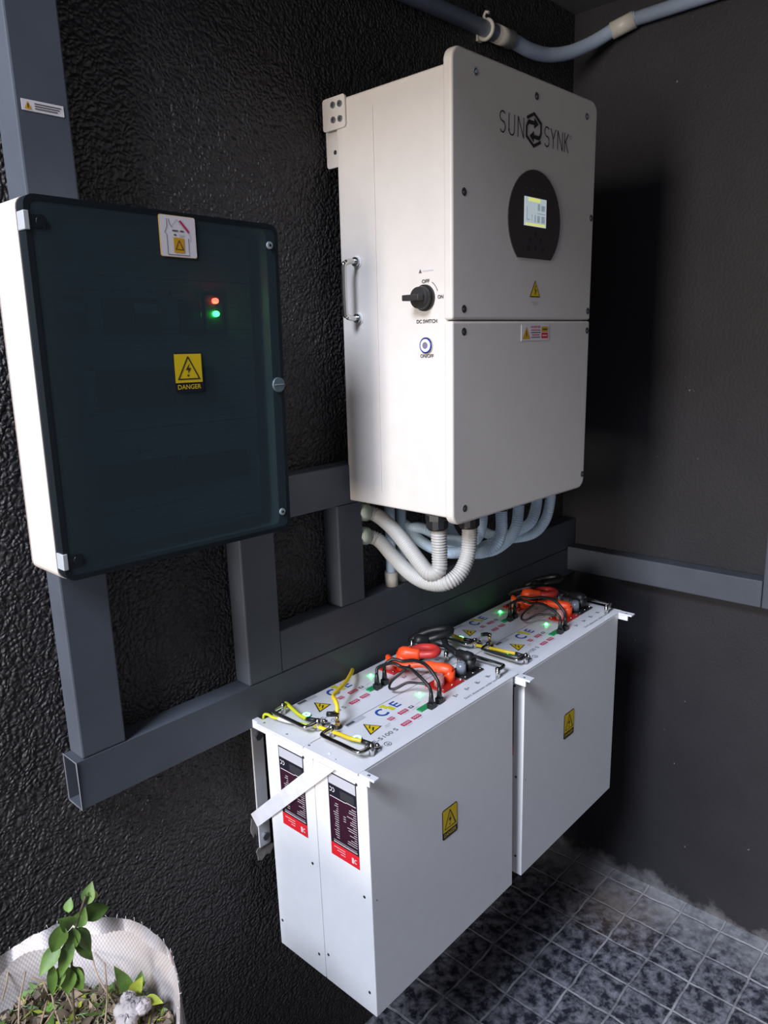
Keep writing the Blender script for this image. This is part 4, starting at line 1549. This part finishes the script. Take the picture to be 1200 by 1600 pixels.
def plug(x, d, mtx):
    def f(m):
        ax, ay, az = (mtx.to_3x3() @ X), (mtx.to_3x3() @ Yv), (mtx.to_3x3() @ Zv)
        m.obox(bl(x, d, 0.006, mtx), ax, ay, az, 0.0068, 0.0060, 0.006, 'black', bev=0.001)
        m.cyl(bl(x, d, 0.012, mtx), bl(x, d, 0.034, mtx), 0.0058, 'black', seg=14, r1=0.0034)
    return f


def lug(a, b, r, mt, mtx, squash=None):
    """moulded cable boot from a to b and down onto its terminal at a"""
    def f(m):
        A, B = bl(*a, mtx), bl(*b, mtx)
        dr = (B - A).normalized()
        pts = [A - dr * 0.008, A, A.lerp(B, .35), A.lerp(B, .5), A.lerp(B, .9), B]
        rad = [r * .75, r * 1.05, r * 1.05, r * 0.88, r * .82, r * .60]
        m.tube(pts, lambda k: rad[k], mt, seg=18)
        lo = bl(a[0], a[1], 0.004, mtx)
        m.cyl(A, lo, r * 1.0, mt, seg=18)
    return f


for tag_, mtx, lab in (('near', MATB, 'pair beside the strut'), ('far', MATC, 'pair near the side wall')):
    near = tag_ == 'near'
    G = 'black data cables on the batteries'
    cable('data_cable', [(0.230, 0.086, 0.034), (0.229, 0.080, 0.046), (0.236, 0.045, 0.058), (0.258, 0.010, 0.050), (0.266, -0.020, 0.042), (0.258, -0.038, 0.048), (0.232, -0.052, 0.044), (0.224, -0.050, 0.034)],
          0.0034, 'rubber', 'black data cable with tapered plugs, inner one on the ' + lab, 'cable', mtx, G,
          (('plug', plug(0.230, 0.086, mtx), None), ('plug', plug(0.224, -0.050, mtx), None)))
    cable('data_cable', [(0.256, 0.085, 0.034), (0.256, 0.080, 0.048), (0.262, 0.050, 0.066), (0.272, 0.010, 0.062), (0.272, -0.020, 0.052), (0.262, -0.040, 0.054), (0.250, -0.050, 0.044), (0.249, -0.052, 0.034)],
          0.0036, 'rubber', 'black data cable with tapered plugs, outer one on the ' + lab, 'cable', mtx, G,
          (('plug', plug(0.256, 0.085, mtx), None), ('plug', plug(0.249, -0.052, mtx), None)))
    cable('data_cable', [(0.258, 0.060, 0.030), (0.250, 0.040, 0.030), (0.243, 0.015, 0.026), (0.226, 0.000, 0.016), (0.222, -0.014, 0.014), (0.236, -0.020, 0.022), (0.262, -0.010, 0.038), (0.276, -0.005, 0.046)],
          0.0026, 'rubber', 'thin slack black wire loop between the plugs on the ' + lab, 'cable', mtx, G)
    # orange positive lead: boot on the outer battery, lead back to the inner one
    cable('power_cable', [(0.326, -0.002, 0.030), (0.318, -0.016, 0.029), (0.308, -0.034, 0.026), (0.299, -0.056, 0.024), (0.298, -0.078, 0.028), (0.306, -0.094, 0.030)],
          0.0060, 'orange', 'orange positive cable with a fat boot on the ' + lab, 'cable', mtx, 'orange battery cables',
          (('boot', lug((0.340, 0.045, 0.026), (0.325, -0.006, 0.030), 0.0115, 'orange', mtx), None),))
    cable('power_cable', [(0.336, -0.028, 0.042), (0.343, -0.012, 0.044), (0.352, -0.003, 0.045), (0.366, -0.006, 0.046), (0.374, -0.024, 0.045), (0.368, -0.048, 0.042), (0.362, -0.068, 0.034), (0.358, -0.088, 0.022), (0.356, -0.096, 0.006)],
          0.0085, 'redcable', 'red looped cable with an orange boot on the ' + lab, 'cable', mtx, 'orange battery cables',
          (('boot', lug((0.323, -0.066, 0.040), (0.336, -0.028, 0.042), 0.0140, 'orange', mtx), 'orange boot'),))
    # black negative lead
    cable('power_cable', [(0.410, 0.012, 0.030), (0.414, -0.004, 0.032), (0.420, -0.024, 0.034), (0.440, -0.046, 0.038), (0.462, -0.066, 0.040), (0.472, -0.100, 0.034), (0.472, -0.140, 0.020), (0.472, -0.142, -0.02)] if near else
          [(0.410, 0.012, 0.030), (0.412, -0.008, 0.034), (0.408, -0.035, 0.040), (0.392, -0.06, 0.040), (0.37, -0.085, 0.04), (0.36, -0.125, 0.024), (0.358, -0.138, 0.012)],
          0.0070, 'rubber', 'thick black negative cable on the ' + lab, 'cable', mtx, 'black battery cables',
          (('boot', lug((0.410, 0.047, 0.028), (0.409, 0.012, 0.031), 0.0125, 'rubber', mtx), None),))
    cable('power_cable', [(0.412, -0.068, 0.040), (0.425, -0.052, 0.046), (0.450, -0.040, 0.050), (0.468, -0.052, 0.050), (0.466, -0.075, 0.046), (0.448, -0.104, 0.036), (0.432, -0.124, 0.024), (0.43, -0.136, 0.014)],
          0.0085, 'rubber', 'black looped cable with a fat boot by the rail, ' + lab, 'cable', mtx, 'black battery cables',
          (('boot', lug((0.396, -0.085, 0.038), (0.412, -0.066, 0.040), 0.0140, 'rubber', mtx), None),))

    # yellow green earth wires
    def lugend(x, d, z, x2, d2, z2):
        def f(m, mtx=mtx):
            m.cyl(bl(x2, d2, z2, mtx), bl(x, d, z, mtx), 0.0042, 'black', seg=12, r1=0.0036)
            a, b = bl(x, d, z, mtx), bl(x2, d2, z2, mtx)
            dr = (a - b).normalized()
            m.cyl(a, a + dr * 0.006, 0.0026, 'chrome', seg=10)
            m.cyl(a + dr * 0.009 - (mtx.to_3x3() @ Zv) * 0.001, a + dr * 0.009 + (mtx.to_3x3() @ Zv) * 0.001, 0.0055, 'chrome', seg=14)
        return f
    cable('earth_wire', [(0.036, -0.017, 0.008), (0.036, 0.006, 0.010), (0.037, 0.035, 0.012), (0.036, 0.060, 0.014), (0.045, 0.080, 0.012)],
          0.0036, 'ywire', 'yellow earth wire with black end, outer one on the ' + lab, 'wire', mtx, 'earth wires on the batteries',
          (('cable_end', lugend(0.052, 0.098, 0.009, 0.045, 0.080, 0.012), 'black sleeved ring end'),))
    cable('earth_wire', [(0.060, -0.1415, -0.020), (0.057, -0.139, 0.004), (0.050, -0.126, 0.014), (0.042, -0.100, 0.015), (0.036, -0.075, 0.014), (0.035, -0.053, 0.013)],
          0.0036, 'ygreen' if near else 'ywire', 'yellow earth wire from under the rail on the inner battery, ' + lab, 'wire', mtx, 'earth wires on the batteries',
          (('cable_end', lugend(0.050, -0.032, 0.010, 0.036, -0.053, 0.013), 'black sleeved ring end'),))
    # brass stud with stub
    def bstud(m, mtx=mtx):
        m.cyl(bl(0.065, -0.001, 0.0, mtx), bl(0.065, -0.001, 0.004, mtx), 0.0075, 'black', seg=16)
        m.cyl(bl(0.065, -0.001, 0.004, mtx), bl(0.065, -0.001, 0.012, mtx), 0.0048, 'brass', seg=6, smooth=False)
        m.cyl(bl(0.065, -0.001, 0.012, mtx), bl(0.065, -0.001, 0.026, mtx), 0.0032, 'brass', seg=12)
        m.cyl(bl(0.065, -0.001, 0.026, mtx), bl(0.065, -0.001, 0.030, mtx), 0.0044, 'brass', seg=12)
    if near:
        cable('earth_wire', [(0.065, -0.001, 0.030), (0.069, -0.004, 0.040), (0.076, -0.016, 0.046), (0.092, -0.038, 0.042), (0.125, -0.056, 0.037), (0.172, -0.082, 0.030), (0.212, -0.110, 0.024), (0.236, -0.132, 0.014), (0.242, -0.142, -0.004), (0.242, -0.143, -0.03)],
              0.0040, 'ywire', 'yellow earth wire rising from the brass stud beside the strut', 'wire', mtx, 'earth wires on the batteries',
              (('brass_stud', bstud, 'brass stud'), ('cable_end', lambda m: m.cyl(bl(0.064, -0.001, 0.028), bl(0.046, -0.006, 0.034), 0.0048, 'black', seg=12), 'black sleeve')))
        cable('earth_wire', [(0.004, -0.142, -0.020), (0.004, -0.139, 0.004), (0.002, -0.124, 0.012), (0.001, -0.108, 0.012), (0.006, -0.090, 0.012), (0.014, -0.060, 0.012), (0.026, -0.036, 0.010), (0.036, -0.017, 0.008)],
              0.0026, 'ygreen', 'thin yellow green wire with a white sleeve by the chrome handle', 'wire', mtx, 'earth wires on the batteries',
              (('sleeve', lambda m: m.tube([bl(0.0045, -0.096, 0.012), bl(0.008, -0.080, 0.012), bl(0.0125, -0.064, 0.012)], 0.0036, 'sleeve', seg=12), 'white sleeve'),))
    else:
        cable('earth_wire', [(0.065, -0.001, 0.026), (0.060, -0.006, 0.030), (0.048, -0.012, 0.031)],
              0.0044, 'black', 'short black sleeved stub on the brass stud near the side wall', 'wire', mtx, 'earth wires on the batteries',
              (('brass_stud', bstud, 'brass stud'),))

# ------------------------------------------------------------------ sack of garden waste
SX = [(-0.735, 0.085, 0.835), (-0.680, 0.098, 0.850), (-0.633, 0.125, 0.862), (-0.590, 0.168, 0.866), (-0.560, 0.218, 0.860), (-0.556, 0.285, 0.852), (-0.580, 0.345, 0.852), (-0.612, 0.398, 0.850),
      (-0.680, 0.480, 0.84), (-0.78, 0.53, 0.84), (-0.90, 0.50, 0.84), (-0.98, 0.42, 0.84), (-1.0, 0.30, 0.84), (-0.95, 0.18, 0.835), (-0.87, 0.11, 0.83), (-0.79, 0.082, 0.83)]
loop = catmull([P(*p) for p in SX] + [P(*SX[0])], 8)[:-1]
NR = len(loop)
cen = P(-0.78, 0.29, 0)
sack = thing('sack', 'white woven sack standing open and full of garden waste', 'sack', (-0.78, 0.29, 0.0))
rng = random.Random(11)
bm = bmesh.new()
uvl = bm.loops.layers.uv.new('UVMap')
prof = []     # (height, scale from centre, inward?) outside bottom to rim, rim to inside
for k in range(15):
    t = k / 14
    prof.append((t, 0.86 + 0.14 * math.sin(t * PI * 0.62 + 0.4) - (0.16 * (1 - t) ** 3)))
rows = []
peri = [0.0]
for k in range(NR):
    peri.append(peri[-1] + (loop[(k + 1) % NR] - loop[k]).length)


def wob(k, t):
    a = 2 * PI * k / NR
    return 1 + 0.035 * math.sin(5 * a + 7 * t) * (1 - t) + 0.02 * math.sin(11 * a - 9 * t)


for t, s in prof:
    rows.append(([Vector((cen.x + (p.x - cen.x) * s * wob(k, t) / wob(k, 1), cen.y + (p.y - cen.y) * s * wob(k, t) / wob(k, 1), max(0.001, p.z * t))) for k, p in enumerate(loop)], t * 0.86))
rim = rows[-1][0]
frays = [rng.uniform(-0.0015, 0.0015) for _ in range(NR)]
for k in range(NR):
    rim[k].z += frays[k]
for j in range(1, 8):   # inside wall
    t = j / 7
    rows.append(([Vector((cen.x + (p.x - cen.x) * (0.985 - 0.10 * t + 0.02 * math.sin(9 * 2 * PI * k / NR + 4 * t) * t),
                          cen.y + (p.y - cen.y) * (0.985 - 0.10 * t + 0.02 * math.sin(9 * 2 * PI * k / NR + 4 * t) * t), p.z - 0.002 - 0.13 * t)) for k, p in enumerate(loop)], 0.86 + 0.13 * t))
vr = [[bm.verts.new(p - P(-0.78, 0.29, 0.0)) for p in r] for r, _ in rows]
for j in range(len(vr) - 1):
    for k in range(NR):
        k2 = (k + 1) % NR
        f = bm.faces.new([vr[j][k], vr[j][k2], vr[j + 1][k2], vr[j + 1][k]])
        f.smooth = True
        us = (peri[k], peri[k + 1], peri[k + 1], peri[k])
        vsn = (rows[j][1], rows[j][1], rows[j + 1][1], rows[j + 1][1])
        for l, u_, v_ in zip(f.loops, us, vsn):
            l[uvl].uv = (u_, v_ * 2)
bm.faces.new(vr[0])
me = bpy.data.meshes.new('woven_bag')
bm.to_mesh(me)
bm.free()
me.materials.append(M['weave'])
o = bpy.data.objects.new('woven_bag', me)
C.objects.link(o)
o.parent = sack
# seam thread down the near corner and frayed edge
m = MB((-0.78, 0.29, 0.0))
for k in range(0, NR, 2):
    p = rim[k]
    m.tube([p, p + Vector((rng.uniform(-.003, .003), rng.uniform(-.003, .003), rng.uniform(.001, .006)))], 0.0004, 'sleeve', seg=4)
m.build('frayed_edge', sack, 'loose white threads along the rim')
m = MB((-0.78, 0.29, 0.0))
kc = min(range(NR), key=lambda k: (rim[k] - P(-0.556, 0.285, 0.852)).length)
line = [rows[j][0][kc] for j in range(14, 5, -1)]
line = [p + (p - Vector((cen.x, cen.y, p.z))).normalized() * 0.0012 for p in line]
m.tube(catmull(line, 4), 0.0018, mat('seam_thread', (0.35, 0.24, 0.24), 0.8), seg=6)
m.build('seam', sack, 'brown stitched seam')


# loose dry waste filling the sack (one heap nobody could count)
def waste_mat():
    mt = bpy.data.materials.new('dry_garden_waste')
    mt.use_nodes = True
    nt = mt.node_tree
    b = nt.nodes['Principled BSDF']
    b.inputs['Roughness'].default_value = 0.95
    tc = nt.nodes.new('ShaderNodeTexCoord')
    n = nt.nodes.new('ShaderNodeTexNoise')
    n.inputs['Scale'].default_value = 22
    n.inputs['Detail'].default_value = 8
    nt.links.new(tc.outputs['Object'], n.inputs['Vector'])
    r = nt.nodes.new('ShaderNodeValToRGB')
    r.color_ramp.elements[0].position = 0.32
    r.color_ramp.elements[0].color = (0.015, 0.011, 0.008, 1)
    r.color_ramp.elements[1].position = 0.72
    r.color_ramp.elements[1].color = (0.12, 0.09, 0.06, 1)
    e = r.color_ramp.elements.new(0.52)
    e.color = (0.04, 0.035, 0.02, 1)
    nt.links.new(n.outputs['Fac'], r.inputs['Fac'])
    nt.links.new(r.outputs['Color'], b.inputs['Base Color'])
    bp = nt.nodes.new('ShaderNodeBump')
    bp.inputs['Strength'].default_value = 1
    bp.inputs['Distance'].default_value = 0.01
    nt.links.new(n.outputs['Fac'], bp.inputs['Height'])
    nt.links.new(bp.outputs['Normal'], b.inputs['Normal'])
    return mt


wm_ = waste_mat()


def heap(x, y, t):
    return 0.785 - 0.030 * t + 0.010 * math.sin(31 * x + 17 * y) + 0.008 * math.sin(57 * y - 23 * x)


m = MB((-0.78, 0.29, 0.77))
NRI = 14
base = [Vector((p.x, p.y, 0)) for p in loop]
grid = []
for j in range(NRI + 1):
    t = j / NRI
    row = []
    for k in range(0, NR, 2):
        p = base[k]
        q = Vector((cen.x + (p.x - cen.x) * 0.93 * t, cen.y + (p.y - cen.y) * 0.93 * t, 0))
        z = heap(q.x, q.y, t) - 0.004 + rng.uniform(-.003, .003)
        row.append(m.b.verts.new(Vector((q.x, q.y, z)) - m.org) if j else None)
    if j == 0:
        c0 = m.b.verts.new(Vector((cen.x, cen.y, 0.79)) - m.org)
        row = [c0] * len(row)
    grid.append(row)
i = m.mi(wm_)
for j in range(NRI):
    n_ = len(grid[0])
    for k in range(n_):
        k2 = (k + 1) % n_
        q = [grid[j][k], grid[j][k2], grid[j + 1][k2], grid[j + 1][k]]
        if j == 0:
            q = [grid[0][0], grid[1][k2], grid[1][k]]
        f = m.b.faces.new(q)
        f.smooth = True
        f.material_index = i
# shredded bits on the surface
for _ in range(3600):
    a = rng.uniform(0, 2 * PI)
    t = math.sqrt(rng.random())
    k = int(a / (2 * PI) * NR) % NR
    p = base[k]
    c = Vector((cen.x + (p.x - cen.x) * 0.9 * t, cen.y + (p.y - cen.y) * 0.9 * t, 0))
    c.z = heap(c.x, c.y, t) + rng.uniform(-.003, .012)
    L = rng.uniform(0.006, 0.034)
    dr = Vector((rng.uniform(-1, 1), rng.uniform(-1, 1), rng.uniform(-.5, .5))).normalized()
    sd = dr.orthogonal().normalized() * rng.choice((0.0006, 0.0008, 0.001, 0.0025, 0.006))
    mt = rng.choice(['twig', 'twig', 'leaf', 'leaf', 'stem', 'stem', 'stem', 'leafy', 'debris'])
    m.add([c - dr * L / 2, c + sd, c + dr * L / 2, c - sd], [(0, 1, 2, 3)], mt)
w_ = m.build('garden_waste', fixn=False)
tag(w_, 'brown heap of dry clippings and leaves filling the woven sack', 'garden waste')
w_['kind'] = 'stuff'
# fluffy grey lump
m = MB((-0.625, 0.275, 0.80))
for (dx, dd_, dz, r) in ((0, 0, 0, .017), (.011, .008, .002, .013), (-.012, .010, -.004, .014), (.004, -.012, .006, .011), (-.006, -.010, -.004, .013)):
    m.sphere(P(-0.625 + dx, 0.275 + dd_, 0.795 + dz), r, 'fluff', 0.75, seg=28)
for v in m.b.verts:
    v.co += Vector((rng.uniform(-1, 1), rng.uniform(-1, 1), rng.uniform(-1, 1))) * 0.0016
tag(m.build('fluff_tuft'), 'pale grey fluffy tuft lying on the clippings', 'fluff')
# dry stems poking up
tw = [((-0.735, 0.12, 0.79), (-0.712, 0.085, 0.812)), ((-0.74, 0.19, 0.79), (-0.700, 0.12, 0.812)), ((-0.70, 0.23, 0.785), (-0.668, 0.130, 0.822)), ((-0.675, 0.29, 0.785), (-0.615, 0.185, 0.806)),
      ((-0.672, 0.20, 0.78), (-0.668, 0.16, 0.835)), ((-0.640, 0.19, 0.78), (-0.70, 0.14, 0.815)), ((-0.63, 0.24, 0.78), (-0.622, 0.16, 0.815)), ((-0.76, 0.22, 0.79), (-0.69, 0.20, 0.802)), ((-0.75, 0.26, 0.79), (-0.70, 0.19, 0.81))]
tl = ['dry straw stalk leaning by the rough wall side of the sack', 'dry stalk crossing beside the dark hollow in the sack', 'long dry stalk beside the leafy cutting', 'dry stalk lying toward the sack corner',
      'thin upright stalk under the green leaves', 'bent pale stalk behind the leafy cutting', 'short thin stalk near the grey fluff', 'dry stalk lying flat across the clippings', 'loose dry stalk in front of the clippings']
for (a, b_), lb in zip(tw, tl):
    m = MB(a)
    mid = [(a[i_] + b_[i_]) / 2 + rng.uniform(-.006, .006) for i_ in range(3)]
    m.tube(catmull([P(*a), P(*mid), P(*b_)], 5), 0.0012, 'twig', seg=6)
    tag(m.build('dry_stalk'), lb, 'stalk', 'dry stalks in the sack')

# leafy cutting
cut = thing('leafy_cutting', 'green leafy cutting sticking up out of the woven sack', 'plant', (-0.686, 0.24, 0.77))
CO = (-0.686, 0.24, 0.77)
m = MB(CO)
m.tube(catmull([P(-0.686, 0.235, 0.775), P(-0.684, 0.24, 0.837), P(-0.679, 0.24, 0.892), P(-0.668, 0.24, 0.935), P(-0.650, 0.24, 0.972)], 6), 0.0016, 'stem', seg=8)
m.build('stem', cut)


def leaf(m, base_, tip, w, mt, curl=0.15):
    a, b_ = P(*base_), P(*tip)
    d = b_ - a
    L = d.length
    d.normalize()
    view = (Vector((-0.995, -1.118, 1.673)) - a).normalized()
    nrm = (view + Vector((rng.uniform(-.5, .5), rng.uniform(-.5, .5), rng.uniform(-.3, .6)))).normalized()
    sd = d.cross(nrm).normalized()
    nrm = sd.cross(d)
    N = 7
    vs = []
    for k in range(N + 1):
        t = k / N
        hw = w * math.sin(PI * t ** 0.8) * (1.0 - 0.15 * t)
        c = a + d * L * t - nrm * curl * L * t * t
        vs += [c - sd * hw + nrm * hw * .35, c, c + sd * hw + nrm * hw * .35]
    fs = []
    for k in range(N):
        for j in (0, 1):
            fs.append((3 * k + j, 3 * k + j + 1, 3 * k + 4 + j, 3 * k + 3 + j))
    m.add(vs, fs, mt, smooth=True)


LV = [((-0.650, .24, .958), (-0.640, .238, .985), .010, 'leaf'), ((-0.648, .24, .972), (-0.628, .235, .958), .007, 'leafy'), ((-0.660, .24, .944), (-0.618, .24, .936), .012, 'leaf'),
      ((-0.675, .24, .962), (-0.668, .235, .978), .007, 'leaf'), ((-0.672, .24, .940), (-0.688, .245, .962), .011, 'leaf'), ((-0.668, .24, .935), (-0.655, .245, .958), .011, 'leaf'),
      ((-0.686, .24, .952), (-0.702, .245, .918), .013, 'leaf'), ((-0.672, .24, .938), (-0.682, .25, .908), .011, 'leaf'), ((-0.690, .24, .925), (-0.724, .245, .903), .011, 'leaf'),
      ((-0.676, .24, .925), (-0.702, .255, .888), .010, 'leaf'), ((-0.670, .24, .935), (-0.652, .25, .892), .011, 'leaf'), ((-0.674, .24, .918), (-0.654, .255, .884), .010, 'leaf'),
      ((-0.704, .24, .905), (-0.712, .25, .862), .007, 'leaf'), ((-0.684, .24, .885), (-0.694, .25, .852), .011, 'leaf'), ((-0.680, .24, .885), (-0.678, .255, .848), .012, 'leaf'),
      ((-0.680, .24, .880), (-0.668, .25, .855), .008, 'leafy'), ((-0.694, .24, .895), (-0.703, .25, .872), .008, 'leaf')]
m = MB(CO)
for a, b_, w, mt in LV:
    leaf(m, a, b_, w, mt)
m.build('leaves', cut, fixn=False)
SC = (-0.612, 0.245, 0.79)
m = MB(SC)
for a, b_, w, mt in (((-0.610, .25, .79), (-0.622, .235, .835), .010, 'leaf'), ((-0.610, .25, .79), (-0.598, .26, .815), .010, 'leafy'), ((-0.615, .26, .79), (-0.640, .28, .802), .010, 'leaf'),
                     ((-0.600, .25, .79), (-0.590, .245, .812), .008, 'leaf'), ((-0.605, .27, .79), (-0.592, .30, .800), .009, 'leafy')):
    leaf(m, a, b_, w, mt)
tag(m.build('leafy_sprig', fixn=False), 'small dull green sprig with yellow leaves in the sack corner', 'plant')
